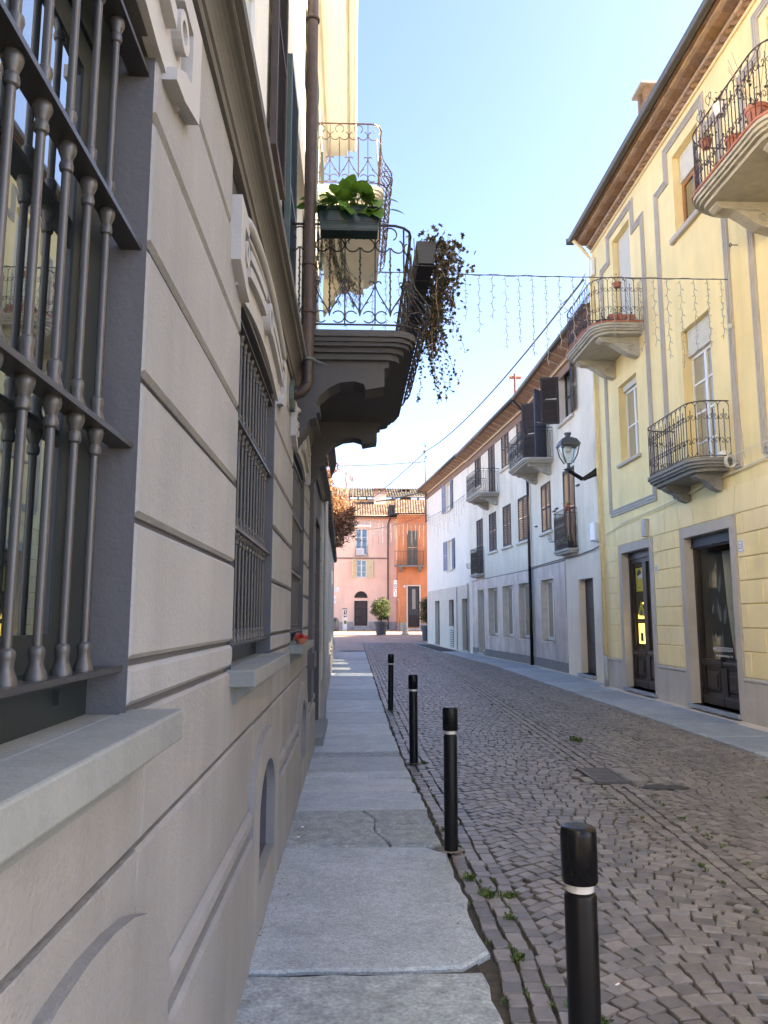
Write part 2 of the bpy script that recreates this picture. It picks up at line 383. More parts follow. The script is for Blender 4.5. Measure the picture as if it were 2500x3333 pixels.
# arcs
def column(fa, fb, phase):
    k = 0; y = Y0 - 1.2 + phase
    while y < Y1:
        wd = fb(y) - fa(y); R = wd / 2 / sin(radians(48)); xc = (fa(y) + fb(y)) / 2
        nn = max(3, int(round(2 * radians(48) * R / .114))); da = 2 * radians(48) / nn; ph = rnd.uniform(-.35, .35)
        for i in range(nn):
            th = -radians(48) + (i + .5 + ph * (0 < i < nn - 1)) * da
            X = xc + R * sin(th); Y = y + R * cos(th) - R * cos(radians(48))
            if Y0 < Y < Y1: addc(X, Y, -th, R * da - .009, p * cos(th) * rnd.uniform(.88, .94))
        y += p
    return
ca = lambda y: KL(y) + .33
cm = lambda y: CH(y) - .165
cp = lambda y: CH(y) + .165
ce = lambda y: KR(y) - .125
column(ca, cm, 0); mid = lambda y: (cp(y) + ce(y)) / 2
column(cp, mid, .03); column(mid, ce, .05)
def cobmesh(r):
    j = lambda s: r.uniform(-s, s)
    base = [(-.5 + j(.04), -.5 + j(.04)), (.5 + j(.04), -.5 + j(.04)), (.5 + j(.04), .5 + j(.04)), (-.5 + j(.04), .5 + j(.04))]
    out = []
    for i in range(4):                      # clipped corners: 8-gon
        a = base[i]; b = base[(i + 1) % 4]; out += [(lerp(a[0], b[0], .07), lerp(a[1], b[1], .07)), (lerp(a[0], b[0], .93), lerp(a[1], b[1], .93))]
    v = [(x, y, -.05) for x, y in out] + [(x, y, -.007) for x, y in out] + [(x * .93, y * .93, j(.0015)) for x, y in out]
    f = [tuple(range(16, 24))]
    for i in range(8):
        k = (i + 1) % 8; f += [(i, k, 8 + k, 8 + i), (8 + i, 8 + k, 16 + k, 16 + i)]
    return v, f
variants = [cobmesh(rnd) for _ in range(14)]
vmesh = []
for v, f in variants:
    me = bpy.data.meshes.new('cobble'); me.from_pydata(v, [], f); me.materials.append(M['cobble']); vmesh.append(me)
hd, pt = radians(HEAD), radians(PITCH)
def proj(x, y, z):
    z -= 1.6; r = x * cos(hd) - y * sin(hd); f = x * sin(hd) + y * cos(hd)
    d = f * cos(pt) + z * sin(pt); u = z * cos(pt) - f * sin(pt)
    return (1250 + 2500 * r / d, 1666.5 - 2500 * u / d, d) if d > .05 else (1e6, 1e6, d)
vis = []
for c in cob:
    px, py, d = proj(*c[:3]); vis.append((-20 < px < 2520 and py < 3353, d))
near = sorted([i for i in range(len(cob)) if vis[i][0]], key=lambda i: vis[i][1])[:300]
ns = set(near)
for i in near:
    x, y, z, a, wd, ln = cob[i]; o = bpy.data.objects.new('cobble', vmesh[i % 14]); COL.objects.link(o); o.parent = street
    o.location = (x, y, z); o.rotation_euler = (rnd.uniform(-.025, .025), rnd.uniform(-.025, .025), a); o.scale = (wd, ln, 1)
V, Fc = [], []
for i, (x, y, z, a, wd, ln) in enumerate(cob):
    if i in ns: continue
    if not vis[i][0] and y < 6: continue
    v, f = variants[i % 14]; k = len(V); c_, s_ = cos(a), sin(a); tx, ty = rnd.uniform(-.03, .03), rnd.uniform(-.03, .03)
    for q in v:
        X = q[0] * wd; Y = q[1] * ln; V.append((x + c_ * X - s_ * Y, y + s_ * X + c_ * Y, z + q[2] + X * tx + Y * ty))
    Fc += [tuple(t + k for t in u) for u in f]
g = MB(); g.v, g.f = V, Fc; o = g.build('cobbles', 'cobble', street, fix=False); stuff(o)
# asphalt patch in the cobbles
g = MB(); out = [(3.03 + .23 * cos(t) * rnd.uniform(.9, 1.1), 7.62 + .115 * sin(t) * rnd.uniform(.85, 1.15)) for t in [2 * pi * i / 18 for i in range(18)]]
g.v = [(x, y, -.012) for x, y in out]; g.f = [tuple(range(18))]; g.build('asphalt_patch', 'asphalt', street)
# ---- stone slabs of the left pavement
g = MB(); yy = [-6, 12.3, 38.4]
g.add([(-.62, -6, -.02), (KL(3) - .03, -6, -.02), (.60, 3.2, -.02), (KL(38) - .02, 38.4, -.02), (-.95, 38.4, -.02), (-.52, 12.3, -.02)], [(0, 1, 2, 3, 4, 5)])
pavL = struct(g.build('pavement_left', 'slab_joint'))
def slab(par, xa, xb, ya, yb, z, h, m, rough=.012, rr=random.Random(5), tilt=0, round_r=None):
    """irregular slab; xa, xb functions of y"""
    P = []
    nx = 9; ny = max(4, int((yb - ya) / .12))
    J = lambda s: rr.uniform(-s, s)
    for i in range(nx): t = i / (nx - 1); P.append((lerp(xa(ya), xb(ya), t), ya + J(rough) * (0 < t < 1)))
    for i in range(1, ny): t = i / ny; y = lerp(ya, yb, t); P.append((xb(y) + J(rough * 1.3), y))
    for i in range(nx): t = 1 - i / (nx - 1); P.append((lerp(xa(yb), xb(yb), t), yb + J(rough) * (0 < t < 1)))
    for i in range(1, ny): t = 1 - i / ny; y = lerp(ya, yb, t); P.append((xa(y) + J(rough * 1.0), y))
    cx = sum(p[0] for p in P) / len(P); cy = sum(p[1] for p in P) / len(P)
    if round_r:                                                         # worn outer corners
        Q = []
        for x, y in P:
            dx = x - (xb(y) - round_r)
            if dx > 0:
                lim = sqrt(max(0, round_r ** 2 - dx ** 2)); y = min(max(y, ya + round_r - lim), yb - round_r + lim) if (y < ya + round_r or y > yb - round_r) else y
            Q.append((x, y))
        P = Q
    b = .010; mb = MB(); n = len(P)
    ins = []
    for x, y in P:
        L_ = sqrt((x - cx) ** 2 + (y - cy) ** 2); ins.append((x - (x - cx) / L_ * b * 1.6, y - (y - cy) / L_ * b * 1.6))
    zt = lambda x, y: z + tilt * (y - cy)
    mb.v = [(x, y, z - h) for x, y in P] + [(x, y, zt(x, y) - b) for x, y in P] + [(x, y, zt(x, y)) for x, y in ins]
    mb.f = [tuple(range(2 * n, 3 * n))]
    for i in range(n):
        k = (i + 1) % n; mb.f += [(i, k, n + k, n + i), (n + i, n + k, 2 * n + k, 2 * n + i)]
    return mb.build('stone_slab', m, par)
rs = random.Random(11)
cuts = [1.4, 2.5, 3.76, 5.69, 6.76, 7.46, 8.08, 8.42, 9.28, 9.63, 10.94, 12.09, 13.57]
while cuts[-1] < 37.6: cuts.append(cuts[-1] + rs.uniform(.55, 1.5))
cuts[-1] = 38.4
for i, (a, b) in enumerate(zip(cuts, cuts[1:])):
    gp = rs.uniform(.013, .022) if a < 14 else .026
    if abs(a - 3.76) < .01: gp = .028
    j = rs.uniform(-.01, .01)
    xa = (lambda y: WL(y) + .015); xb = (lambda y, j=j: KL(y) + j)
    if i == 2: xb = lambda y: .655 + .008 * sin(7 * y)
    if i == 1: xb = lambda y: .605
    if i == 0: xb = lambda y: .60
    m = 'slab_rough' if i in (0, 1, 3, 8) else 'slab'
    kw = dict(rough=.010 if a < 14 else .006, rr=rs, tilt=rs.uniform(-.006, .006))
    z = rs.uniform(-.003, .006)
    if i == 3:                                                       # this slab is cracked in two across
        slab(pavL, xa, lambda y: .18 - .13 * (y - 6.2) + .03 * sin(9 * y), a + gp, b, z, .05, m, **kw)
        slab(pavL, lambda y: .19 - .13 * (y - 6.2) + .03 * sin(9 * y), xb, a + gp, a + .62, z, .05, m, **kw)
        slab(pavL, lambda y: .19 - .13 * (y - 6.2) + .03 * sin(9 * y), xb, a + .63, b, z + .002, .05, m, **kw)
        continue
    slab(pavL, xa, xb, a + gp, b, z, .05, m, round_r=(.16 if i == 2 else .07 if i in (4, 5) else None), **kw)
# ---- stone slabs of the right pavement, mortar fillet along the houses
g = MB(); yy = [1, 18.8, 18.9, 27, 37, 47.3]
for a, b in zip(yy, yy[1:]):
    g.add([(KR(a) + .02, a, gz(a) - .02), (WR(a) + .1, a, gz(a) - .02), (WR(b) + .1, b, gz(b) - .02), (KR(b) + .02, b, gz(b) - .02)], [(0, 1, 2, 3)])
pavR = struct(g.build('pavement_right', 'slab_joint'))
g = MB()
for a, b in zip(yy, yy[1:]):
    g.add([(WR(a) - .19, a, gz(a) - .010), (WR(a) + .06, a, gz(a) + .012), (WR(b) + .06, b, gz(b) + .012), (WR(b) - .19, b, gz(b) - .010)], [(0, 1, 2, 3)])
g.build('mortar_fillet', 'white_low', pavR)
y = 6.
while y < 46.8:
    ln = rs.uniform(.7, 1.5); e = min(y + ln, 47.2)
    slab(pavR, lambda q: KR(q) + .005, lambda q, j=rs.uniform(.1, .2): WR(q) - j, y + .024, e, rs.uniform(-.003, .006) + gz(y), .05, 'slab', rough=.006, rr=rs, tilt=rs.uniform(-.004, .004)); y = e
# ---- weeds in the joints, dead leaves and stubs on the paving
rw = random.Random(21); g = MB()
def tuft(x, y, s, n):
    for _ in range(n):
        a = rw.uniform(0, 2 * pi); l = s * rw.uniform(.5, 1.2); wx_ = .0035 + .06 * l; cx, cy = x + rw.gauss(0, s * .6), y + rw.gauss(0, s * .8)
        dx, dy = cos(a), sin(a); h = l * rw.uniform(.2, .6)
        g.add([(cx - dy * wx_, cy + dx * wx_, -.015), (cx + dy * wx_, cy - dx * wx_, -.015), (cx + dx * l * .6 + dy * wx_, cy + dy * l * .6 - dx * wx_, h), (cx + dx * l, cy + dy * l, h * .7)], [(0, 1, 2, 3)])
for _ in range(90):
    y = 2.2 + 20 * rw.random() ** 1.8; tuft(KL(y) + .125 + rw.choice((-.1, 0, 0, .1)), y, .016, rw.randint(3, 9))
for (x, y, s, n) in [(.80, 4.75, .035, 70), (.93, 4.72, .03, 50), (.74, 5.05, .03, 40), (.86, 4.4, .025, 30), (.95, 3.45, .03, 50), (1.0, 3.3, .03, 40), (.80, 3.9, .025, 40), (.72, 6.15, .03, 40), (.80, 8.9, .03, 40), (3.0, 10.5, .06, 90)]: tuft(x, y, s, n)
for _ in range(150):
    y = 3 + 14 * rw.random() ** 1.5; f = rw.choice((cm, mid, mid, cp)); tuft(f(y), y, .015, rw.randint(3, 9))
stuff(tag(g.build('weeds', 'weed', fix=False), 'small green weeds growing in the cobble joints', 'weeds'))
g = MB()
for _ in range(260):
    y = 2.6 + 14 * rw.random() ** 1.6; x = rw.uniform(WL(y) + .02, 4.7) if rw.random() < .6 else rw.choice((WL(y) + .03 + abs(rw.gauss(0, .03)), KL(y) + rw.gauss(0, .06)))
    a = rw.uniform(0, pi); l = rw.uniform(.004, .013); b = l * rw.uniform(.25, .7); z = .012 if x < KL(y) else 0.0
    g.add([(x + cos(a) * l, y + sin(a) * l, z), (x - sin(a) * b, y + cos(a) * b, z + .006), (x - cos(a) * l, y - sin(a) * l, z + .002), (x + sin(a) * b, y - cos(a) * b, z + .003)], [(0, 1, 2, 3)])
stuff(tag(g.build('leaf_litter', 'debris', fix=False), 'bits of dead leaf scattered over the paving', 'litter'))
for (x, y, a) in [(-.38, 5.93, .2), (-.37, 6.2, .5), (1.18, 3.6, .6)]:
    g = MB(); d = Vector((cos(a), sin(a), 0)) * .02; c = Vector((x, y, .016 if x < .6 else .004)); g.tube([c - d, c + d * .3], .004, 6); o = g.build('cigarette_end', 'ink_white', loc=c)
    g = MB(); g.tube([c + d * .3, c + d], .0042, 6); o['_o'] = tuple(c); g.build('filter', 'wood_orange', o)
    tag(o, {0: 'cigarette end on the slab beside the grey wall', 1: 'cigarette end by the grey wall, further from the near slab joint', 2: 'cigarette end lying on the cobbles'}[[-.38, -.37, 1.18].index(x)], 'cigarette end')
# ---- drain grate
t = thing('drain_grate', (2.63, 8.25, -.01), 'iron drain grate set in the cobbles with stone edging', 'drain grate')
F = Fr((2.44, 7.9), (0, 1), (1, 0))
g = MB(); g.box(2.44, 2.80, 7.88, 7.93, -.05, -.006); g.box(2.44, 2.80, 8.53, 8.58, -.05, -.006); g.box(2.44, 2.48, 7.93, 8.53, -.05, -.006); g.box(2.76, 2.80, 7.93, 8.53, -.05, -.006)
g.build('frame', 'steel_wire', t)
for i in range(8):
    g = MB(); y = 7.965 + i * .073; g.box(2.482, 2.758, y, y + .035, -.05, -.009); g.build('bar', 'steel_wire', t)
g = MB(); g.box(2.45, 2.79, 7.9, 8.56, -.10, -.06); g.build('pit', 'ink_black', t)
for a, b, c, d in [(2.81, 2.96, 7.88, 8.2), (2.81, 2.96, 8.21, 8.58), (2.33, 2.43, 7.9, 8.1)]:
    g = MB(); g.box(a, b, c, d, -.05, -.010); g.build('edge_stone', 'stone_dark', t)
# ---- bollards
def bollard(x, y, label):
    t = thing('bollard', (x, y, 0), label, 'bollard', 'black bollards along the kerb')
    g = MB(); g.lathe([(.0485, -.02), (.0485, .772), (.046, .782), (.042, .784), (.042, .79)], (x, y, 0), 28); g.build('post', 'black_paint', t, smooth=40)
    g = MB(); g.lathe([(.0415, .785), (.0415, .822)], (x, y, 0), 28); g.build('reflective_band', 'reflect_band', t, smooth=40)
    g = MB(); g.lathe([(.042, .812), (.052, .814), (.0545, .82), (.0545, .955), (.052, .968), (.046, .974), (.03, .9755)], (x, y, 0), 28); g.build('cap', 'black_top', t, smooth=45)
    t.rotation_euler = (rw.uniform(-.010, .010), rw.uniform(-.004, .012), 0)
    g = MB(); n = 14; out = [(x + .085 * cos(2 * pi * i / n) * rw.uniform(.8, 1.25), y + .085 * sin(2 * pi * i / n) * rw.uniform(.8, 1.25)) for i in range(n)]
    g.v = [(a, b, .006) for a, b in out]; g.f = [tuple(range(n))]; g.build('mortar_collar', 'mortar', t)
bollard(.69, 2.42, 'black bollard opposite the first barred window, first of the row along the kerb')
bollard(.695, 5.60, 'black bollard by the cracked slab, second along the kerb')
bollard(.69, 8.86, 'black bollard third along the kerb, between the cracked slab and the far bollard')
bollard(.68, 13.95, 'last black bollard of the row along the kerb, closest to the square')
# ================================================================ grey house on the left
FL = Fr((-.5, 0), (0, 1), (1, 0))
house = thing('grey_house', (-.5, 3, 0), 'grey rusticated town house with barred ground floor windows and cream upper storeys', 'house')
YA, YB = -9., 12.3
WIN = [(.27, 1.78, 1.37, 3.05), (3.27, 4.80, 1.37, 3.05), (6.29, 7.82, 1.37, 3.05)]
DOOR = (10.25, 11.85, .08, 3.0)
VENT = [1.51, 4.53, 7.72]
vop = [(c - .375, c + .375, .25, .81) for c in VENT]
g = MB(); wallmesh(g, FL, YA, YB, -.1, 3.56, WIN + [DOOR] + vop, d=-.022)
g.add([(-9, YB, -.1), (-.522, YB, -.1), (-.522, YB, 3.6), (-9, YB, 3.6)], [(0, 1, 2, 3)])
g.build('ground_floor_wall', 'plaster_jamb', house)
g = MB()
UP = [(3.3, 4.75, 4.75, 6.75), (6.65, 8.25, 3.98, 6.3), (10.3, 11.7, 3.98, 6.3), (3.3, 4.75, 7.85, 9.0), (6.7, 8.2, 7.85, 9.0), (10.35, 11.75, 7.4, 9.3), (.3, 1.75, 4.75, 6.75)]
wallmesh(g, FL, YA, YB, 3.56, 9.95, UP, d=-.1)
g.add([(-9, YB, 3.6), (-.6, YB, 3.6), (-.6, YB, 9.95), (-9, YB, 9.95)], [(0, 1, 2, 3)]); g.add([(-9, YA, -.1), (-.6, YA, -.1), (-.6, YA, 9.95), (-9, YA, 9.95)], [(0, 1, 2, 3)])
g.add([(-9, YA, -.1), (-9, YB, -.1), (-9, YB, 9.95), (-9, YA, 9.95)], [(0, 1, 2, 3)])
for o in UP: reveal(g, FL, o, -.1, -.26)
g.build('upper_wall', 'cream', house)
# rusticated courses, block by block
piers = [(YA, .27), (1.78, 3.27), (4.80, 6.29), (7.82, 8.75), (9.25, 10.25), (11.85, YB)]
cz = [1.50, 1.83, 2.17, 2.50, 2.84, 3.18]
rb = random.Random(4)
for (a, b) in piers:
    zz = [(1.395, 1.50)] + list(zip(cz, cz[1:])) + [(3.18, 3.52)]
    for z0, z1 in zz:
        if z0 > 3.1: continue
        g = MB(); g.block(FL, a, b, -.022, 0, z0 + .008, z1 - .008, .012); g.build('plaster_block', 'plaster_grey', house)
# top course runs between the window hoods, low courses run under the windows
for a, b in [(YA, -.05), (2.1, 2.95), (5.12, 5.97), (8.14, 8.75), (9.25, 9.9), (12.1, YB)]:
    g = MB(); g.block(FL, a, b, -.022, 0, 3.188, 3.52, .01); g.build('plaster_block', 'plaster_grey', house)
for i, (a, b) in enumerate([(YA, 1.94), (1.94, 3.27), (3.27, 4.86), (4.86, 6.33), (6.33, 8.75), (9.25, 10.25), (11.85, YB)]):
    g = MB(); g.block(FL, a, b, -.022, 0, 1.078, 1.385, .010 if i else .010); g.build('plaster_block', 'plaster_base', house)
for c, nx in zip([-1.5] + VENT, VENT + [10.6]):
    a, b = c + .40, min(nx - .40, 10.25)
    g = MB(); g.block(FL, a, b, -.022, 0, .55, 1.064, .010); g.build('plaster_block', 'plaster_base', house)
    a, b = c + .655, min(nx - .655, 10.25)
    g = MB(); g.block(FL, a, b, -.0, .028, .605, .685, .02); g.build('plinth_ledge', 'plaster_base', house)
    g = MB(); g.block(FL, a, b, -.022, .034, -.1, .565, .014); g.build('plinth_panel', 'plaster_base', house)
for c in VENT:                                                     # arched cellar vents
    g = MB(); g.block(FL, c - .40, c + .40, -.022, 0, .815, 1.064, .004); g.build('plaster_block', 'plaster_base', house)
    def archpts(hw, zb, zs, zt, n=14):
        r = [(-hw, zb), (-hw, lerp(zb, zs, .5)), (-hw, zs)]
        for i in range(1, n): t = pi - pi * i / n; r.append((hw * cos(t), zs + (zt - zs) * sin(t)))
        return r + [(hw, zs), (hw, lerp(zb, zs, .5)), (hw, zb)]
    fn = lambda p, d, c=c: FL(c + p[0], d, p[1])
    out = archpts(.65, -.1, .70, .985); inn = archpts(.375, .25, .58, .81)
    g = MB(); g.ring(out, inn, fn, -.02, .030)
    o2 = archpts(.63, -.1, .70, .965)
    g.build('vent_surround', 'plaster_base', house)
    g = MB(); n = len(inn); vs = [fn(p, -.021) for p in inn] + [fn(p, -.17) for p in inn]
    g.add(vs, [(i, (i + 1) % n, n + (i + 1) % n, n + i) for i in range(n)] + [tuple(range(n, 2 * n))])
    g.fbox(FL, c - .37, c + .37, -.165, -.06, .25, .40)
    g.build('vent_recess', 'plaster_jamb', house)
# pilaster strip before the side door and the door itself
g = MB(); g.fbox(FL, 8.75, 9.25, -.022, .045, .69, 3.5); g.fbox(FL, 8.70, 9.30, -.02, .075, 1.05, 1.22); g.build('pilaster', 'plaster_jamb', house)
g = MB(); reveal(g, FL, (DOOR[0] + .003, DOOR[1] - .003, DOOR[2], DOOR[3] - .003), -.01, -.26); g.build('door_reveal', 'plaster_jamb', house)
g = MB(); g.fbox(FL, DOOR[0] + .004, DOOR[1] - .004, -.29, -.25, .1, 2.99)
for k in range(2):
    for z0, z1 in ((.25, 1.1), (1.2, 2.3)): g.block(FL, DOOR[0] + .1 + k * .75, DOOR[0] + .72 + k * .75, -.26, -.22, z0, z1, .02)
g.build('door', 'dark_wood', house)
g = MB(); g.fbox(FL, DOOR[0] - .15, DOOR[1] + .15, -.27, .13, 0, .10); g.build('door_step', 'sill', house)
# windows of the ground floor
def bar_mesh(zs, r=.0080):
    prof = [(.023, zs[0] + .002), (.024, zs[0] + .012), (.019, zs[0] + .022), (.013, zs[0] + .034), (.016, zs[0] + .048), (.017, zs[0] + .054), (.0145, zs[0] + .060), (r, zs[0] + .064)]
    for z in zs[1:]:
        prof += [(r, z - .064), (.0135, z - .060), (.0155, z - .052), (.0135, z - .044), (.011, z - .040), (.014, z - .032), (.0195, z - .022), (.021, z - .014), (.019, z - .006), (.010, z - .004)]
        if z < zs[-1]: prof += [(.010, z + .004), (.019, z + .006), (.0215, z + .014), (.018, z + .022), (.0125, z + .032), (.013, z + .040), (.0165, z + .050), (.0145, z + .060), (r, z + .064)]
    return [(a if a <= r else r + (a - r) * .72, z) for a, z in prof]
RAILS = [1.49, 2.00, 2.49, 2.95]
for wi, (a, b, z0, z1) in enumerate(WIN):
    c = (a + b) / 2
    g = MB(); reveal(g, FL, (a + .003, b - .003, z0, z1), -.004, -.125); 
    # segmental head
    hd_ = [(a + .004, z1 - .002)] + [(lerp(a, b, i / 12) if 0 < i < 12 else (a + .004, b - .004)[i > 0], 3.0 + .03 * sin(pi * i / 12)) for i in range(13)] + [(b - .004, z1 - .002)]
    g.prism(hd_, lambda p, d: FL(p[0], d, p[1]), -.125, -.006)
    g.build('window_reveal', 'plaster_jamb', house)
    wnd = MB()
    for (p0, p1, q0, q1) in [(a + .004, a + .10, 1.37, 3.04), (b - .155, b - .004, 1.37, 3.04), (a + .1, b - .155, 1.37, 1.50), (a + .1, b - .155, 2.88, 3.04), (c - .06, c + .06, 1.50, 2.88)]:
        wnd.fbox(FL, p0, p1, -.145, -.092, q0, q1)
    for p0, p1 in ((a + .1, c - .06), (c + .06, b - .155)):
        for (u0, u1, q0, q1) in [(p0, p0 + .05, 1.5, 2.88), (p1 - .05, p1, 1.5, 2.88), (p0 + .05, p1 - .05, 1.5, 1.57), (p0 + .05, p1 - .05, 2.81, 2.88)]: wnd.fbox(FL, u0, u1, -.135, -.101, q0, q1)
    wnd.fbox(FL, b - .2, b - .185, -.095, -.08, 1.43, 1.46)
    wnd = wnd.build('window', 'frame_dark', house)
    for p0, p1 in ((a + .15, c - .11), (c + .11, b - .205)):
        g = MB(); g.fbox(FL, p0, p1, -.110, -.104, 1.57, 2.81); g.build('pane', 'glass', wnd)
    sl = MB(); sl.fbox(FL, a - .06, b + .085, -.02, .105, 1.322, 1.392); sl.fbox(FL, a + .004, b - .004, -.125, -.02, 1.33, 1.390)
    sl = sl.build('window_sill', 'sill', house)
    md = sl.modifiers.new('bevel', 'BEVEL'); md.width = .006; md.segments = 2
    g = MB(); prof = [(0.0, 1.322), (.075, 1.322), (.07, 1.30), (.05, 1.285), (.02, 1.275), (.015, 1.25), (0, 1.245)]
    g.prism(prof, lambda p, s, a=a: FL(s, p[0], p[1]), a + .03, b); g.build('sill_moulding', 'sill', house)
    # grille
    rl = MB()
    for z in RAILS: rl.fbox(FL, a + .002, b - .002, -.066, -.016, z - .006, z + .006)
    gr = rl.build('window_grille', 'grille_rail', house)
    pr = bar_mesh(RAILS); first = None; y = b - .185; k = 0
    while y > a + .04:
        if first is None:
            q = MB(); q.lathe(pr, FL(y, -.041, 0), 14); first = q.build('bar', 'grille', gr, smooth=30); yb0 = y
        else:
            o = first.copy(); COL.objects.link(o); o.parent = gr; o.location = (0, y - yb0, 0)
        y -= .1175; k += 1
    # hood with rings and curved bars
    P = lambda p, d, c=c: FL(c + p[0], d, p[1])
    az = lambda u: 3.30 + .11 * (1 - (u / .9) ** 2)          # arch line
    top = [(lerp(-.95, .95, i / 16), az(lerp(-.95, .95, i / 16))) for i in range(17)]
    bot = [(lerp(.95, -.95, i / 16), 2.99 + .08 * (1 - (lerp(.95, -.95, i / 16) / .76) ** 2 if abs(lerp(.95, -.95, i / 16)) < .76 else 0)) for i in range(17)]
    hood = MB(); hood.prism(top + bot, P, -.021, .012); hood = hood.build('window_hood', 'plaster_trim', house)
    for s in (-1, 1):
        e = MB(); pts = [(s * 1.08, 3.32), (s * 1.08, 3.04), (s * .90, 2.985), (s * .80, 2.975), (s * .80, 3.01), (s * .90, 3.07), (s * .97, 3.09), (s * .97, 3.24), (s * .85, 3.245), (s * .85, 3.32)]
        e.prism(pts, P, -.02, .04); e.build('ear', 'plaster_trim', hood)
        e = MB(); e.ring([(s * .87 + p[0], 3.165 + p[1]) for p in arc(0, 0, .055, 0, 2 * pi, 20)[:-1]], [(s * .87 + p[0], 3.165 + p[1]) for p in arc(0, 0, .03, 0, 2 * pi, 20)[:-1]], P, .01, .04); e.build('ring', 'plaster_trim', hood)
        for off, th in ((-.145, .045), (-.225, .05)):
            us = [lerp(.78, .14, i / 8) for i in range(9)]
            pts = [(s * u, az(u) + off) for u in us] + [(s * u, az(u) + off + th) for u in reversed(us)]
            e = MB(); e.prism(pts, P, .008, .04); e.build('curved_bar', 'plaster_trim', hood)
    e = MB(); e.ring([p for p in arc(0, 3.22, .085, 0, 2 * pi, 24)[:-1]], [p for p in arc(0, 3.22, .05, 0, 2 * pi, 24)[:-1]], P, .01, .05); e.build('ring', 'plaster_trim', hood)
    e = MB(); e.tube([P((u, az(u)), .03) for u in [lerp(-.88, .88, i / 20) for i in range(21)]], .026, 8); e.tube([P((u, az(u) - .045), .02) for u in [lerp(-.86, .86, i / 20) for i in range(21)]], .012, 6); e.build('arch_moulding', 'plaster_trim', hood, smooth=True)
# small red flowers on the third sill
# belt course
g = MB(); prof = [(-.02, 3.47), (.016, 3.47), (.02, 3.485), (.02, 3.50), (.03, 3.505)] + [(.03 + .062 * (1 - cos(t)), 3.51 + .085 * sin(t)) for t in [pi / 2 * i / 6 for i in range(7)]] + [(.10, 3.60), (.10, 3.615), (.125, 3.62), (.128, 3.66), (.12, 3.67), (-.1, 3.71)]
g.sweep(prof, [(FL(YA, 0, 0), FL.n), (FL(YB + .06, 0, 0), FL.n)]); g.build('belt_course', 'belt', house)
# eaves and gutter of the upper storey
g = MB(); prof = [(a, b + .36) for a, b in [(-.1, 9.12), (-.06, 9.12), (-.05, 9.18), (.0, 9.25), (.02, 9.33), (.02, 9.36), (.36, 9.38), (.36, 9.46), (.39, 9.47), (.39, 9.6), (-.1, 9.75)]]
g.sweep(prof, [(FL(YA, 0, 0), FL.n), (FL(YB + .35, 0, 0), FL.n)]); g.build('eaves', 'cream', house)
g = MB(); g.tube([FL(YA, .45, 9.92), FL(YB + .4, .45, 9.92)], .075, 12); g.build('gutter', 'cream', house, smooth=30)
g = MB(); g.add([FL(YA, .45, 9.98), FL(YB + .4, .45, 9.98), FL(YB + .4, -8.6, 9.98), FL(YA, -8.6, 9.98), FL(YA, -4, 11.76), FL(YB + .4, -4, 11.76)], [(0, 1, 5, 4), (2, 3, 4, 5), (0, 4, 3), (1, 2, 5)]); g.build('roof', 'roof_tile', house)
# upper windows, shutters
def louvre(F, a0, a1, d0, d1, z0, z1, m, par, name='shutter', pitch=.045, stile=.06, mid=True, slat_m=None):
    g = MB()
    zs = [z0, (z0 + z1) / 2, z1] if mid else [z0, z1]
    g.fbox(F, a0, a0 + stile, d0, d1, z0, z1); g.fbox(F, a1 - stile, a1, d0, d1, z0, z1)
    for z in zs:
        q0, q1 = (z, z + stile) if z == z0 else (z - stile, z) if z == z1 else (z - stile / 2, z + stile / 2)
        g.fbox(F, a0 + stile, a1 - stile, d0 + .002, d1 - .002, q0, q1)
    sh = g.build(name, m, par)
    g = MB(); e = (d1 - d0) * .35; dm = (d0 + d1) / 2
    for k in range(len(zs) - 1):
        z = zs[k] + stile; top = zs[k + 1] - stile
        while z < top:
            g.add([F(a0 + stile, dm + e, z), F(a1 - stile, dm + e, z), F(a1 - stile, dm - e, z + pitch * .95), F(a0 + stile, dm - e, z + pitch * .95),
                   F(a0 + stile, dm + e, z + .008), F(a1 - stile, dm + e, z + .008), F(a1 - stile, dm - e, z + pitch * .95 + .008), F(a0 + stile, dm - e, z + pitch * .95 + .008)], [(0, 1, 2, 3), (4, 5, 6, 7), (0, 1, 5, 4), (2, 3, 7, 6)]); z += pitch
    stuff(g.build('louvres', slat_m or m, sh, fix=False)); return sh
def plainwin(F, o, d, m, par, pane='glass', fw=.06, mull=True, bars=0, name='window'):
    a0, a1, z0, z1 = o; g = MB(); c = (a0 + a1) / 2
    for q in [(a0 + .004, a0 + fw, z0 + .004, z1 - .004), (a1 - fw, a1 - .004, z0 + .004, z1 - .004), (a0 + fw, a1 - fw, z0 + .004, z0 + fw + .03), (a0 + fw, a1 - fw, z1 - fw, z1 - .004)]: g.fbox(F, q[0], q[1], d - .03, d + .02, q[2], q[3])
    if mull: g.fbox(F, c - fw * .7, c + fw * .7, d - .03, d + .025, z0 + fw, z1 - fw)
    for k in range(bars): z = lerp(z0, z1, (k + 1) / (bars + 1)); g.fbox(F, a0 + fw, a1 - fw, d - .02, d + .012, z - .02, z + .02)
    wn = g.build(name, m, par); xs = [(a0 + fw, c - fw * .7), (c + fw * .7, a1 - fw)] if mull else [(a0 + fw, a1 - fw)]
    for x0, x1 in xs:
        g = MB(); g.fbox(F, x0, x1, d - .012, d - .006, z0 + fw, z1 - fw); g.build('pane', pane, wn)
    return wn
for o in UP: plainwin(FL, o, -.2, 'frame_white', house, bars=1)
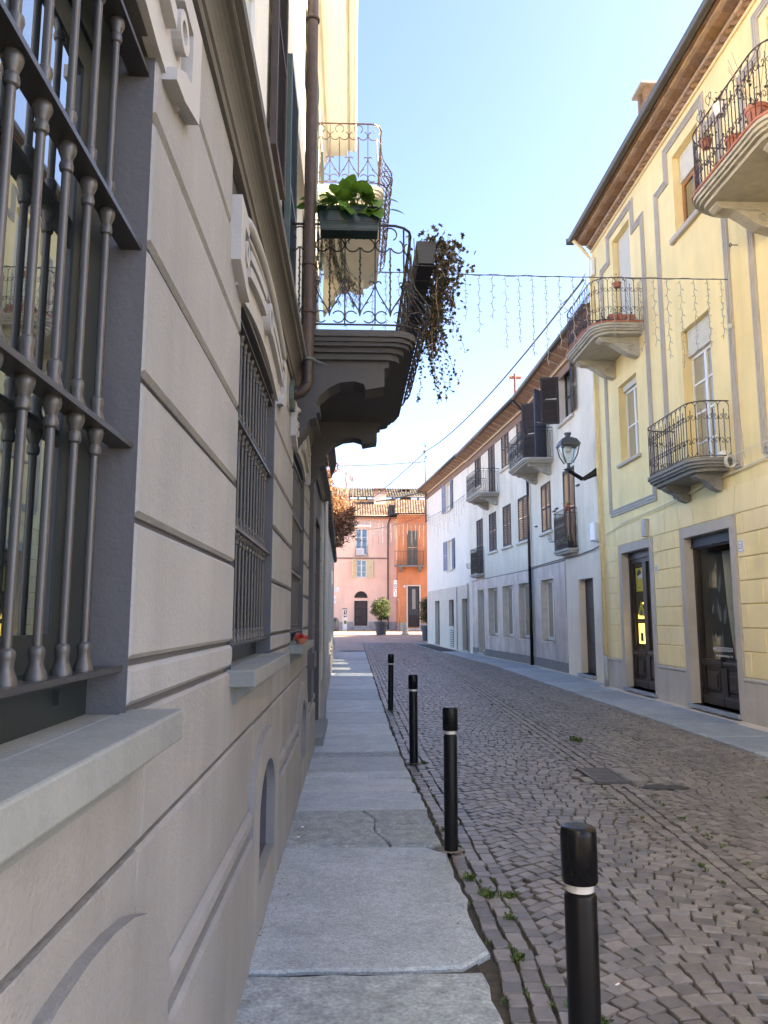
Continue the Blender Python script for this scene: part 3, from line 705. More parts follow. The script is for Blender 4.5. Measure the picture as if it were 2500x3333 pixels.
for (a, b, z0, z1, m) in [(4.78, 5.48, 4.75, 6.75, 'shutter_brown'), (2.55, 3.27, 4.75, 6.75, 'shutter_brown'), (5.88, 6.62, 3.98, 6.3, 'shutter_green'), (8.28, 9.05, 3.98, 6.3, 'shutter_green'), (9.6, 10.3, 7.4, 9.25, 'shutter_green'), (11.8, 12.28, 7.4, 9.25, 'shutter_green'), (8.25, 8.95, 7.85, 9.0, 'shutter_green'), (5.95, 6.65, 7.85, 9.0, 'shutter_green'), (4.78, 5.48, 7.85, 9.0, 'shutter_brown'), (9.56, 10.26, 3.98, 6.3, 'shutter_green')]:
    louvre(FL, a, b, -.075, -.03, z0, z1, m, house)
for o in UP:
    g = MB(); g.fbox(FL, o[0] - .08, o[1] + .08, -.1, -.055, o[3], o[3] + .12); g.build('window_head', 'cream', house)
# first floor downpipe: it elbows into the wall beside the balcony
dp = MB(); X = .135
dp.tube([FL(5.86, X, 9.85), FL(5.86, X, 3.47)] + [FL(5.86 - .0 * t, X - .10 * (1 - cos(t)), 3.47 - .12 * sin(t)) for t in [pi / 2 * i / 6 for i in range(1, 7)]] + [FL(5.86, .0, 3.335)], .048, 14)
dp = dp.build('downpipe', 'pipe_brown', house, smooth=40)
for z in (4.42, 4.02, 6.6): 
    q = MB(); q.lathe([(.048, -.02), (.058, -.016), (.062, 0), (.056, .012), (.048, .016)], FL(5.86, X, z), 16); q.build('collar', 'pipe_brown', dp, smooth=30)
for t in (.25, .6, .95):
    c = FL(5.86, X - .10 * (1 - cos(t * pi / 2)), 3.47 - .12 * sin(t * pi / 2)); q = MB(); q.tube([FL(5.86, 0, 0) - FL(5.86, 0, 0) + c + Vector((cos(t * 1.5) * .05 * cos(u), .05 * sin(u), sin(t * 1.5) * .05 * cos(u))) for u in [2 * pi * i / 14 for i in range(14)]], .006, 5, closed=True); q.build('collar', 'pipe_brown', dp)
q = MB(); n = 8; q.prism([(.13 * cos(2 * pi * (i + .5) / n), .13 * sin(2 * pi * (i + .5) / n)) for i in range(n)], lambda p, d: FL(5.86 + p[0] * .8, d, 3.33 + p[1]), .002, .035); q.build('wall_cap', 'pipe_cap', dp)
q = MB(); q.tube([FL(5.86, X, 3.62) + Vector((.055 * cos(u), .055 * sin(u), 0)) for u in [2 * pi * i / 16 for i in range(16)]], .012, 6, closed=True); q.tube([FL(5.86, X + .05, 3.62), FL(5.86, X + .16, 3.58)], .014, 6, r1=.004); q.build('clamp', 'pipe_cap', dp)
# ---------------------------------------------------------------- balconies
def plan(d1, y0, y1, r, off=0., n=6, d0=0.):
    """outline of a balcony in (s, d): wall, near side, rounded front corners"""
    y0 += off; y1 -= off; d1 -= off; r = max(.02, r - off * .5)
    P = [(y0, d0)]
    P += [(y0 + r - r * cos(t), d1 - r + r * sin(t)) for t in [pi / 2 * i / n for i in range(n + 1)]]
    P += [(y1 - r + r * sin(t), d1 - r + r * cos(t)) for t in [pi / 2 * i / n for i in range(n + 1)]]
    return P + [(y1, d0)]
class Path:
    def __init__(s, F, P):
        s.F = F; s.P = P; s.L = [0]
        for a, b in zip(P, P[1:]): s.L.append(s.L[-1] + math.dist(a, b))
        s.len = s.L[-1]
    def at(s, u):
        u = min(max(u, 0), s.len)
        for i in range(len(s.P) - 1):
            if u <= s.L[i + 1] + 1e-9: break
        a, b = s.P[i], s.P[i + 1]; t = (u - s.L[i]) / max(1e-9, s.L[i + 1] - s.L[i])
        tx, ty = (b[0] - a[0]) / max(1e-9, math.dist(a, b)), (b[1] - a[1]) / max(1e-9, math.dist(a, b))
        return lerp(a[0], b[0], t), lerp(a[1], b[1], t), -ty, tx      # outward normal (s,d)
    def pt(s, u, z, out=0.):
        a, d, na, nd = s.at(u); return s.F(a + na * out, d + nd * out, z)
def railing(par, F, P, z0, H, module, w, iron, rail_r=.012, belly=None, name='baluster', mids=()):
    pa = Path(F, P); n = max(1, round(pa.len / w)); wd = pa.len / n
    bl = belly or (lambda u, z: 0.)
    for nm, z in (('top_rail', H), ('bottom_rail', 0)) + tuple(('mid_rail', q) for q in mids):
        g = MB(); k = max(24, n * 3); g.tube([pa.pt(pa.len * i / k, z0 + z, bl(pa.len * i / k, z)) for i in range(k + 1)], rail_r if z == H else rail_r * .75, 6); g.build(nm, iron, par)
    for i in range(n + 1):
        g = MB(); c = (i + .5) * wd
        for pts, r, k in module(wd, H, i == n):
            g.tube([pa.pt(min(max(c + u, 0), pa.len), z0 + z, bl(c + u, z)) for u, z in pts], r, k)
        if g.f: g.build(name, iron, par, fix=False)
def densify(p, n=6):
    r = []
    for a, b in zip(p, p[1:]): r += [(lerp(a[0], b[0], i / n), lerp(a[1], b[1], i / n)) for i in range(n)]
    return r + [p[-1]]
def mod_trefoil(w, H, last):
    k = H / .82; r = []
    r.append((densify([(-w / 2, 0), (-w / 2, H)], 8), .0075, 4))
    if last: return r
    r.append((densify([(0, .07 * k), (0, .63 * k)], 8), .0085, 4))
    r.append(([(.008 * (-1) ** i, lerp(.1, .55, i / 14) * k) for i in range(15)], .006, 4))
    q = w / .26
    r.append(([(x, z) for x, z in arc(0, .745 * k, .058 * q, radians(-60), radians(240), 12)], .0065, 4))
    for s in (-1, 1):
        r.append(([(x, z) for x, z in arc(s * .064 * q, .65 * k, .06 * q, radians(90 - s * 20), radians(90 - s * 250), 12)], .0065, 4))
        r.append(([(s * w / 2, .335 * k), (s * (w / 2 - .012), .29 * k), (s * (w / 2 - .04), .235 * k), (s * .04, .16 * k), (s * .012, .115 * k), (0, .075 * k)], .0065, 4))
        r.append(([(s * .005, .09 * k), (s * .02, .13 * k), (s * .045, .165 * k), (s * .075, .185 * k)], .005, 4))
        r.append(([(s * w / 2, .33 * k), (s * (w / 2 - .02), .352 * k), (s * (w / 2 - .042), .352 * k), (s * (w / 2 - .052), .335 * k)], .007, 4))
        r.append(([(x, z) for x, z in arc(s * (w / 2 - .055), .062 * k, .052, radians(90 - s * (-60)), radians(90 - s * 230), 10)], .006, 4))
    return r
def balcony(par, F, d1, y0, y1, r, zt, mats, layers, top=None, name='balcony'):
    g = MB()
    for off, a, b in layers:
        P = plan(d1, y0, y1, r, off); g.prism(P, lambda p, z: F(p[0], p[1], z), zt + a, zt + b)
    bal = g.build(name, mats, par); return bal
def corbel(par, F, s0, s1, prof, zt, m, scale=(1, 1)):
    g = MB(); pts = [(d * scale[0], zt + z * scale[1]) for d, z in prof]
    # fan of quads is unsafe for concave shapes: triangulated by the n-gon fill
    g.prism(pts, lambda p, s: F(s, p[0], p[1]), s0, s1); return g.build('corbel', m, par)
LAY = [(0, -.055, 0), (.025, -.09, -.055), (.05, -.12, -.09), (.10, -.16, -.12), (.14, -.21, -.16)]
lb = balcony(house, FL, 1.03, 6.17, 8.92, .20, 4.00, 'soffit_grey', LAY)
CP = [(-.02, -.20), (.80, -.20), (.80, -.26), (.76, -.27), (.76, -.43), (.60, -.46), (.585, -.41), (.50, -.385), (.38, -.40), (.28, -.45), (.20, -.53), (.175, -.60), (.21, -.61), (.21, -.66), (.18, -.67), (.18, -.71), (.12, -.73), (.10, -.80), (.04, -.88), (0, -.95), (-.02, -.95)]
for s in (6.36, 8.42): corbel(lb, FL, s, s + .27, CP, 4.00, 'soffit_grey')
blf = lambda pa_len, a, b, amp: (lambda u, z: amp * math.exp(-((z - .17) / .19) ** 2) * min(1, max(0, (u - a) / .15)) * min(1, max(0, (b - u) / .15)))
P = plan(1.03, 6.20, 8.89, .20, .035, d0=-.1); L_ = Path(FL, P).len
railing(lb, FL, P, 4.07, .90, mod_trefoil, .262, 'iron', belly=blf(L_, .98, L_ - .98, .17), name='scroll_panel')
ub = balcony(house, FL, .885, 9.6, 12.55, .15, 7.36, 'cream', LAY)
for s in (9.8, 12.05): corbel(ub, FL, s, s + .27, CP, 7.36, 'cream', (.85, .8))
P = plan(.885, 9.63, 12.52, .15, .03, d0=-.1); L_ = Path(FL, P).len
railing(ub, FL, P, 7.43, .86, mod_trefoil, .262, 'iron_brown', belly=blf(L_, .86, L_ - .86, .16), name='scroll_panel')
# shallow window guard beyond the big balcony
wg = balcony(house, FL, .10, 9.95, 12.0, .04, 3.80, 'soffit_grey', [(0, -.05, 0)], name='window_guard')
def mod_bars(w, H, last): return [(densify([(-w / 2, 0), (-w / 2, H)], 8), .008, 4)] + ([] if last else [([(-w / 2, .12), (w / 2, .3)], .006, 4), ([(w / 2, .12), (-w / 2, .3)], .006, 4), (arc(0, H - .08, w / 2, 0, 2 * pi, 8), .006, 4)])
P = plan(.10, 9.95, 12.0, .04, .01, d0=-.1); railing(wg, FL, P, 3.82, .80, mod_bars, .1, 'iron', belly=lambda u, z: .14 * math.exp(-((z - .2) / .22) ** 2), name='baluster')
# ---------------------------------------------------------------- balcony planters
rl_ = random.Random(31)
def leaf(mb, base, dirv, L, W, bend=.25, up=Vector((0, 0, 1)), n=4, roll=0):
    """obovate leaf strip, bent"""
    d = Vector(dirv).normalized(); sd_ = d.cross(up)
    if sd_.length < .05: sd_ = d.cross(Vector((1, 0, 0)))
    sd_.normalize(); nr = sd_.cross(d); sd_ = sd_ * cos(roll) + nr * sin(roll); nr = sd_.cross(d)
    k = len(mb.v); p = Vector(base)
    prof = [.08, .55, .95, 1., .72, .0] if n == 4 else [.1, 1., .7, 0]
    m = len(prof) - 1; dd = d.copy()
    for i, q in enumerate(prof):
        wv = sd_ * (W * .5 * q); c_ = nr * (W * .10 * q)
        mb.v += [tuple(p - wv + c_), tuple(p), tuple(p + wv + c_)]
        dd = (dd - nr * (bend / m)).normalized() if True else dd
        p = p + dd * (L / m)
    for i in range(m):
        a = k + i * 3; mb.f += [(a, a + 1, a + 4, a + 3), (a + 1, a + 2, a + 5, a + 4)]
pl = thing('planter', (-.05, 6.05, 4.775), 'teal planter box of big round leaves hung on the lower balcony rail', 'planter')
g = MB(); bx0, bx1 = -.30, .205
g.v = [(x, y, z) for z, e in ((4.78, .015), (4.945, 0), (4.945, -.012), (4.98, -.012)) for x, y in ((bx0 + e, 5.955 + e), (bx1 - e, 5.955 + e), (bx1 - e, 6.135 - e), (bx0 + e, 6.135 - e))]
g.f = [(3, 2, 1, 0)] + [(4 * k + i, 4 * k + (i + 1) % 4, 4 * k + 4 + (i + 1) % 4, 4 * k + 4 + i) for k in range(3) for i in range(4)]
g.build('box', 'plastic_green', pl)
g = MB(); g.box(bx0 + .01, bx1 - .01, 5.96, 6.125, 4.935, 4.96); g.build('soil', 'soil', pl)
g = MB()
for x in (-.31, -.05, .21): g.tube([(x, 6.16, 4.965), (x, 6.15, 4.755), (x, 5.935, 4.755), (x, 5.93, 4.845)], .005, 4)
g.tube([(-.33, 5.935, 4.845), (.24, 5.935, 4.845)], .005, 4); g.tube([(-.33, 5.935, 4.775), (.24, 5.935, 4.775)], .004, 4); g.tube([(.24, 5.935, 4.775), (.24, 5.935, 5.005)], .005, 4); g.tube([(-.33, 5.935, 4.775), (-.33, 5.935, 5.005)], .005, 4)
g.build('bracket', 'iron', pl)
for i in range(52):
    x = rl_.uniform(-.27, .18); a = rl_.uniform(0, 2 * pi); el = rl_.uniform(.1, 1.15); L = rl_.uniform(.12, .20)
    if i < 9 or i > 36: a = -pi / 2 + rl_.uniform(-.9, .9); el = rl_.uniform(-.6, .3)
    if i in (9, 10): a = pi; x = -.28; el = .2
    if i in (11, 12): a = 0; x = .19; el = .1
    g = MB(); d = Vector((cos(a) * cos(el), sin(a) * cos(el), sin(el)))
    b = Vector((x, 6.02 + rl_.uniform(-.04, .05), 4.965)); st = b + d * .06 + Vector((0, 0, rl_.uniform(.02, .11))); g.tube([b, st], .005, 4); leaf(g, st, d, L, L * .62, .9 if i < 9 or i > 36 else .5, roll=rl_.uniform(-.5, .5)); g.build('leaf', 'leaf_big', pl, smooth=True, fix=False)
def ivyleaf(mb, p, s, R):
    a = R.uniform(0, 2 * pi); q = Matrix.Rotation(a, 3, 'Z') @ Matrix.Rotation(R.uniform(-1.4, 1.4), 3, 'X') @ Matrix.Rotation(R.uniform(-1, 1), 3, 'Y')
    pts = [(0, -.5), (.45, -.35), (.28, -.05), (.55, .25), (.16, .22), (0, .65), (-.16, .22), (-.55, .25), (-.28, -.05), (-.45, -.35)]
    k = len(mb.v); mb.v += [tuple(Vector(p) + q @ Vector((x * s, y * s, .12 * s * abs(x)))) for x, y in pts]; mb.f.append(tuple(range(k, k + 10)))
lab = ['black planter box of trailing brown ivy on the balcony front, closest to the downpipe', 'middle one of three black planter boxes of trailing ivy on the balcony front', 'black planter box of trailing brown ivy on the balcony front, farthest from the downpipe']
for bi, y0 in enumerate((6.5, 7.25, 8.0)):
    t = thing('ivy_planter', (.66, y0 + .3, 4.79), lab[bi], 'planter', 'ivy boxes on the balcony front')
    g = MB(); g.v = [(x, y, z) for z, e in ((4.77, .02), (4.97, 0)) for x, y in ((.555 + e, y0 + e), (.735 - e, y0 + e), (.735 - e, y0 + .62 - e), (.555 + e, y0 + .62 - e))]; g.f = [(3, 2, 1, 0), (4, 5, 6, 7)] + [(i, (i + 1) % 4, 4 + (i + 1) % 4, 4 + i) for i in range(4)]; g.build('box', 'plastic_black', t)
    for q in (y0 - .01, y0 + .3, y0 + .63): g = MB(); g.tube([(.53, q, 4.99), (.54, q, 4.73), (.75, q, 4.73), (.755, q, 4.87)], .005, 4); g.build('bracket', 'iron', t)
    lv = MB(); st = MB()
    for _ in range(600):
        p = Vector((rl_.gauss(.82, .10), rl_.uniform(y0 - .08, y0 + .70), 0)); p.z = 4.99 - abs(rl_.gauss(0, .22)) * (1 if p.x > .74 else .1) + rl_.uniform(-.02, .12)
        ivyleaf(lv, p, rl_.uniform(.03, .055), rl_)
    for _ in range(9):
        x, y = rl_.uniform(.72, .90), rl_.uniform(y0, y0 + .62); L = rl_.choice((.3, .4, .5, .55, .65, .8, 1.05)); n = int(L / .03); pts = []; vx, vy = rl_.uniform(-.05, .45), rl_.uniform(-.2, .2)
        ph = rl_.uniform(0, 6)
        for i in range(n + 1):
            s = i / n; pts.append(Vector((x + vx * s * L * .6 + .02 * sin(ph + 6 * s), y + vy * s * L + .02 * cos(ph + 5 * s), 4.95 - L * s + .1 * sin(pi * min(1, s * 3)) * .5)))
        st.tube(pts, .003, 3)
        for p in pts[2:]:
            for _k in range(rl_.randint(1, 3) if p.z > 4.2 else rl_.randint(1, 2)): ivyleaf(lv, p + Vector((rl_.gauss(0, .018), rl_.gauss(0, .018), rl_.gauss(0, .01))), rl_.uniform(.022, .042), rl_)
    stuff(lv.build('ivy_leaves', 'leaf_ivy', t, fix=False)); st.build('stems', 'twig', t, fix=False)
t = thing('hanging_fern', (-.28, 6.32, 4.7), 'dark green needle garland hanging inside the lower balcony rail behind the downpipe', 'plant')
lv = MB(); st = MB()
for _ in range(26):
    x = rl_.uniform(-.40, -.10); y = rl_.uniform(6.28, 6.42); L = rl_.uniform(.35, .75); pts = [Vector((x + (.10 + .12 * rl_.random()) * (i / 10) ** 2 * (1 if x > -.28 else -.3), y, 4.95 - L * i / 10)) for i in range(11)]; st.tube(pts, .003, 3)
    for i in range(70):
        s = rl_.random() * 10; p = pts[int(s)].lerp(pts[min(10, int(s) + 1)], s % 1); a = rl_.uniform(0, 2 * pi); leaf(lv, p, Vector((cos(a) * .7, sin(a) * .7, -.9)), rl_.uniform(.03, .06), .006, .1, n=2)
stuff(lv.build('needles', 'leaf_conifer', t, fix=False)); st.build('stems', 'twig', t, fix=False)
# red flower pot on the third sill
t = thing('flower_bowl', (-.43, 6.5, 1.392), 'small bowl of red flowers on the third barred window sill', 'flower pot')
g = MB(); g.lathe([(.03, 0), (.05, .03), (.055, .045), (.045, .045)], (-.43, 6.5, 1.392), 12); g.build('bowl', 'terracotta', t, smooth=30)
g = MB()
for _ in range(40): ivyleaf(g, Vector((-.43 + rl_.gauss(0, .025), 6.5 + rl_.gauss(0, .03), 1.45 + rl_.gauss(0, .012))), .028, rl_)
g.build('petals', 'red', t, fix=False)
# ---------------------------------------------------------------- garden wall beyond the house, tree behind it
A_, B_ = Vector((-.5, 12.36, 0)), Vector((-.94, 38.5, 0)); tv = (B_ - A_).normalized(); FG = Fr(A_, tv, (tv.y, -tv.x)); LG = (B_ - A_).length
mat('garden_plaster', (.50, .50, .46), .95, .12, 1.5, .5, 40, streak=.3, dirt=.5)
gw = thing('garden_wall', (-.7, 25, 0), 'long pale streaked garden wall with tiled coping running on from the grey house', 'wall')
g = MB(); zt = lambda s: 3.62 + .8 * s / LG
g.add([FG(s, d, z) for s in (0, LG) for d, z in ((0, -.1), (0, zt(s)), (-.35, zt(s)), (-.35, -.1))], [(0, 1, 5, 4), (1, 2, 6, 5), (2, 3, 7, 6), (4, 5, 6, 7), (0, 3, 2, 1)]); g.build('wall', 'garden_plaster', gw)
g = MB(); g.fbox(FG, 0, LG - .02, 0, .05, -.1, .62); g.build('plinth', 'stone_plinth', gw)
g = MB(); s = 0
while s < LG:
    z = zt(s); a = [(.10 + .02 * rl_.random(), -.02), (.10, .05), (-.12, .17), (-.45, -.0), (-.43, -.03)]
    g.prism(a, lambda p, q: FG(q, p[0], z + p[1]), s, s + .185); g.tube([FG(s + .19, .12, z + .03), FG(s + .19, -.12, z + .18)], .05, 6); s += .2
o = g.build('coping_tiles', 'roof_tile_grey', gw, fix=False); stuff(o)
g = MB(); g.tube([FG(.08, .06, 0), FG(.08, .06, 3.5)], .035, 8); g.build('downpipe', 'pipe_grey', gw, smooth=True)
# iron bracket stub by the wall foot skipped: too small to see
def tree(name, loc, label, trunk, blobs, nleaf, lsize, lm, group=None, seed=1, rt=.14):
    R = random.Random(seed); t = thing(name, loc, label, 'tree', group); L0 = Vector(loc)
    g = MB(); g.tube([L0, L0 + Vector((.1, 0, trunk * .5)), L0 + Vector((0, .1, trunk))], rt, 8, r1=rt * .6)
    for c, r in blobs: 
        c = Vector(c); m = L0 + Vector((0, .1, trunk * R.uniform(.6, 1))); g.tube([m, m.lerp(c, .5) + Vector((R.uniform(-.2, .2), R.uniform(-.2, .2), .1)), c], rt * .4, 5, r1=.015)
        for _ in range(14):
            e = c + Vector((R.gauss(0, 1), R.gauss(0, 1), R.gauss(0, 1))).normalized() * r[0] * R.uniform(.7, 1.05); g.tube([c, c.lerp(e, .5) + Vector((0, 0, .06)), e], .018, 3, r1=.004)
    g.build('trunk', 'bark', t, fix=False)
    lv = MB(); tot = sum(r[0] * r[1] * r[2] for c, r in blobs)
    for c, r in blobs:
        c = Vector(c)
        for _ in range(int(nleaf * r[0] * r[1] * r[2] / tot)):
            d = Vector((R.gauss(0, 1), R.gauss(0, 1), R.gauss(0, 1))).normalized() * R.random() ** .4
            f = .78 + .3 * sin(d.x * 7 + c.x * 3) * sin(d.z * 6 + c.y) + R.uniform(-.08, .1)
            p = c + Vector((d.x * r[0], d.y * r[1], d.z * r[2])) * f
            a = R.uniform(0, 2 * pi); leaf(lv, p, Vector((cos(a), sin(a), R.uniform(-.9, .5))), lsize * R.uniform(.7, 1.3), lsize * .55, .4, n=2, roll=R.uniform(-1, 1))
    stuff(lv.build('crown', lm, t, fix=False)); return t
tree('beech_tree', (-2.1, 27.5, 0), 'beech tree with dry orange-brown leaves overhanging the garden wall', 4.4,
     [((-1.3, 27.2, 5.1), (1.5, 1.5, 1.3)), ((-.65, 26.6, 4.75), (1.0, 1., 1.0)), ((-1.6, 27.8, 6.3), (1.35, 1.3, 1.1)), ((-.5, 27.2, 5.4), (.85, .9, .85)), ((-1.2, 27, 7.0), (.8, .8, .7))], 20000, .10, 'leaf_beech', seed=5)
# ================================================================ yellow house on the right
FY = Fr((6.15, 0), (0, 1), (-1, 0))
yh = thing('yellow_house', (6.15, 13, 0), 'tall yellow house with grey mouldings, brick eaves and two shop doorways', 'house')
E1, E0 = 18.62, -0.3
BAY = [16.53, 13.07, 9.62, 6.17, 2.72]
gops, wops, tops = [], [], []
for i, c in enumerate(BAY):
    gops.append([(15.62, 17.28, .1, 3.075), (12.2, 13.93, .1, 3.075)][i] if i < 2 else (c - .86, c + .86, .1, 3.075))
    wops.append((c - .57, c + .57, 4.22 if i % 2 else 5.12, 6.94)); tops.append((c - .55, c + .55, 8.86 if i % 2 else 7.86, 10.48 if i % 2 else 10.53))
g = MB(); wallmesh(g, FY, E0, E1, -.1, 11.4, gops + wops + tops)
for q in wops + tops: reveal(g, FY, q, 0, -.20)
for y in (E0, E1): g.add([(6.15, y, -.1), (15, y, -.1), (15, y, 11.4), (6.15, y, 11.4)], [(0, 1, 2, 3)])
g.add([(15, E0, -.1), (15, E1, -.1), (15, E1, 11.4), (15, E0, 11.4)], [(0, 1, 2, 3)])
g.build('wall', 'yellow', yh)
for q in gops: g = MB(); reveal(g, FY, (q[0] + .003, q[1] - .003, q[2], q[3] - .003), .03, -.22); g.build('door_reveal', 'trim_grey', yh)
# plinth, door surrounds
edges = [E0] + [v for q in sorted(gops) for v in (q[0] - .18, q[1] + .18)] + [E1]
for a, b in zip(edges[::2], edges[1::2]):
    g = MB(); g.fbox(FY, a, b, 0, .030, -.1, .62); g.add([], []); g.block(FY, a, b, 0, .045, .62, .69, .02); g.build('plinth', 'plinth_grey', yh)
for q in gops:
    g = MB(); g.fbox(FY, q[0] - .18, q[0], 0, .035, -.1, 3.26); g.fbox(FY, q[1], q[1] + .18, 0, .035, -.1, 3.26); g.fbox(FY, q[0], q[1], 0, .035, q[3], 3.26); g.build('door_surround', 'trim_grey', yh)
    g = MB(); g.fbox(FY, q[0] - .06, q[1] + .06, -.22, .10, .035, .10); g.build('door_step', 'slab', yh)
# rustication blocks
rows = [.69, 1.09, 1.455, 1.825, 2.19, 2.56, 2.93, 3.27]
pb = [(17.64, 18.22), (14.15, 15.42), (10.70, 11.99)] + [(BAY[i + 1] + 1.06, BAY[i] - 1.06) for i in range(2, 4)]
for k, (a, b) in enumerate(pb):
    for r in range(7):
        L = b - a
        if k == 0: sp = [0, .42, 1] if r % 2 else [0, .66, 1]
        else: sp = [0, .47, 1] if r % 2 else [0, .17, .83, 1]
        for u, v in zip(sp, sp[1:]):
            g = MB(); g.block(FY, a + L * u + .007, a + L * v - .007, 0, .022, rows[r] + .007, rows[r + 1] - .007, .010); g.build('plaster_block', 'yellow_block', yh)
jt = []                                                               # voussoir course: slanted joints over the doors
for c in BAY[:4]:
    for o, sl in ((-1.72, 0), (-1.02, -.10), (-.45, -.05), (.45, .05), (1.02, .10)): jt.append((c + o, sl))
jt.sort()
for (a, sa), (b, sb) in zip(jt, jt[1:]):
    g = MB(); g.prism([(a + .007, 3.278), (b - .007, 3.278), (b + sb - .007, 3.72), (a + sa + .007, 3.72)], lambda p, d: FY(p[0], d, p[1]), 0, .018); g.build('voussoir', 'yellow_block', yh)
# grey raised mouldings round the bays
def offs(poly, o):
    r = []
    for i, p in enumerate(poly):
        a = Vector(poly[i]) - Vector(poly[i - 1]) if i > 0 else None; b = Vector(poly[i + 1]) - Vector(poly[i]) if i < len(poly) - 1 else None
        na = Vector((-a.y, a.x)).normalized() if a else None; nb = Vector((-b.y, b.x)).normalized() if b else None
        if na is None: m = nb
        elif nb is None: m = na
        else: m = (na + nb); m = m / max(.3, m.dot(na))
        r.append((p[0] + m.x * o, p[1] + m.y * o))
    return r
def strip(mb, F, poly, o0, o1, d0, d1):
    A, B = offs(poly, o0), offs(poly, o1); n = len(poly)
    k = len(mb.v); mb.v += [tuple(F(p[0], d, p[1])) for d in (d0, d1) for p in A + B]
    for i in range(n - 1):
        a, b, c, e = i, i + 1, n + i + 1, n + i; D = 2 * n
        mb.f += [tuple(k + x for x in t) for t in ((D + a, D + b, D + c, D + e), (a, b, D + b, D + a), (e, c, D + c, D + e))]
    mb.f += [(k, k + n, k + 3 * n, k + 2 * n), (k + n - 1, k + 2 * n - 1, k + 4 * n - 1, k + 3 * n - 1)]
for i, c in enumerate(BAY[:4]):
    hw = 1.36
    poly = [(c + hw, 4.06), (c + hw, 10.14), (c + .83, 10.14), (c + .83, 10.78), (c - .77, 10.78), (c - .77, 10.14), (c - hw + .04, 10.14), (c - hw + .04, 4.06)]
    poly = (poly + [(c + hw, 4.06)]) if i % 2 == 0 else [(c + 1.2, 4.06)] + poly + [(c - 1.15, 4.06)]
    g = MB(); strip(g, FY, poly, -.085, .085, 0, .012); g.build('moulding', 'trim_grey', yh)
    for o in (-.06, 0, .06):
        g = MB(); strip(g, FY, poly, o - .017, o + .017, .013, .034); g.build('moulding_bead', 'trim_grey', yh)
# windows
for i, q in enumerate(wops[:4]):
    z1 = q[3] - (.50 if i == 1 else .14)
    if i % 2 == 0:
        plainwin(FY, (q[0], q[1], q[2], z1), -.19, 'frame_white', yh, pane='glass_light', bars=1)
        g = MB(); g.block(FY, q[0] - .1, q[1] + .12, 0, .08, 5.04, 5.115, .015); g.build('window_sill', 'trim_grey', yh)
    else: plainwin(FY, (q[0], q[1], q[2], z1), -.19, 'frame_white', yh, pane='glass_light', bars=3)
    g = MB()
    z = z1
    while z < q[3] - .002:
        e = min(z + .05, q[3] - .001); g.block(FY, q[0] + .03, q[1] - .03, -.20, -.10, z + .002, e, .008); z += .05
    g.build('roller_blind', 'roller', yh)
for i, q in enumerate(tops[:4]):
    z1 = q[2] + .02 if i == 0 else q[3] - .55 if i % 2 else q[3] - .4
    if i: plainwin(FY, (q[0], q[1], q[2], z1), -.19, 'wood_orange', yh, pane='glass', fw=.08)
    if i % 2:
        g = MB(); g.block(FY, q[0] - .11, q[1] + .12, 0, .09, 8.735, 8.85, .02); g.build('window_sill', 'trim_grey', yh)
    g = MB(); z = z1
    while z < q[3] - .002:
        e = min(z + .055, q[3] - .001); g.block(FY, q[0] + .03, q[1] - .03, -.18, -.13, z + .003, e, .008); z += .055
    g.build('roller_blind', 'roller', yh)
# shop doors
def shopdoor(q, panes, zsplit, name='shop_door', twoleaf=True, top=2.98):
    a0, a1, z0, z1 = q; c = (a0 + a1) / 2; dr = MB(); d0, d1 = -.22, -.16
    fr = .07
    for w_ in [(a0 + .004, a0 + fr, z0, z1 - .004), (a1 - fr, a1 - .004, z0, z1 - .004), (a0 + fr, a1 - fr, top, z1 - .004)]: dr.fbox(FY, w_[0], w_[1], d0, d1 + .03, w_[2], w_[3])
    lv = [(a0 + fr, c - .002), (c + .002, a1 - fr)]
    for p0, p1 in lv:
        for w_ in [(p0, p0 + .10, z0 + .01, top), (p1 - .10, p1, z0 + .01, top), (p0 + .1, p1 - .1, z0 + .01, z0 + .20), (p0 + .1, p1 - .1, zsplit - .13, zsplit), (p0 + .1, p1 - .1, top - .09, top)]:
            if not twoleaf and w_[3] == top and w_[2] < zsplit: w_ = (w_[0], w_[1], w_[2], zsplit - .131)
            if not twoleaf and w_[2] > 2: continue
            dr.fbox(FY, w_[0], w_[1], d0 + .01, d1, w_[2], w_[3])
        dr.fbox(FY, p0 + .1, p1 - .1, d0 + .015, d0 + .03, z0 + .2, zsplit - .13); 
        dr.block(FY, p0 - .0 + .02, p1 - .02, d1 - .01, d1 + .03, zsplit - .11, zsplit - .03, .02); dr.block(FY, p0 + .01, p1 - .01, d1 - .01, d1 + .02, z0 + .012, z0 + .17, .012)
    dr = dr.build(name, 'dark_wood', yh)
    for p0, p1 in lv:
        e = MB(); e.block(FY, p0 + .15, p1 - .15, d0 + .03, d1 - .005, z0 + .25, zsplit - .18, .025); e.block(FY, p0 + .22, p1 - .22, d1 - .006, d1 + .012, z0 + .32, zsplit - .25, .012); e.build('door_panel', 'dark_wood', dr)
    for p0, p1 in ([(a + .1, b - .1) for a, b in lv] if twoleaf else [(a0 + fr, a1 - fr)]):
        zt_ = top - (.09 if twoleaf else 0); e = MB(); e.add([FY(p0, d0 + .033, zsplit), FY(p1, d0 + .033, zsplit), FY(p1, d0 + .033, zt_), FY(p0, d0 + .033, zt_)], [(0, 1, 2, 3)]); e.build('pane', 'glass_clear', dr)
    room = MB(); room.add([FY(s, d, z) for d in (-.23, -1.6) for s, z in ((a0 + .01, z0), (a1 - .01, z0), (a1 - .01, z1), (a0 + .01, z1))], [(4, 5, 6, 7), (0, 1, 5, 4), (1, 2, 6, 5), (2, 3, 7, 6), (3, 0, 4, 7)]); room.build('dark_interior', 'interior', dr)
    return dr
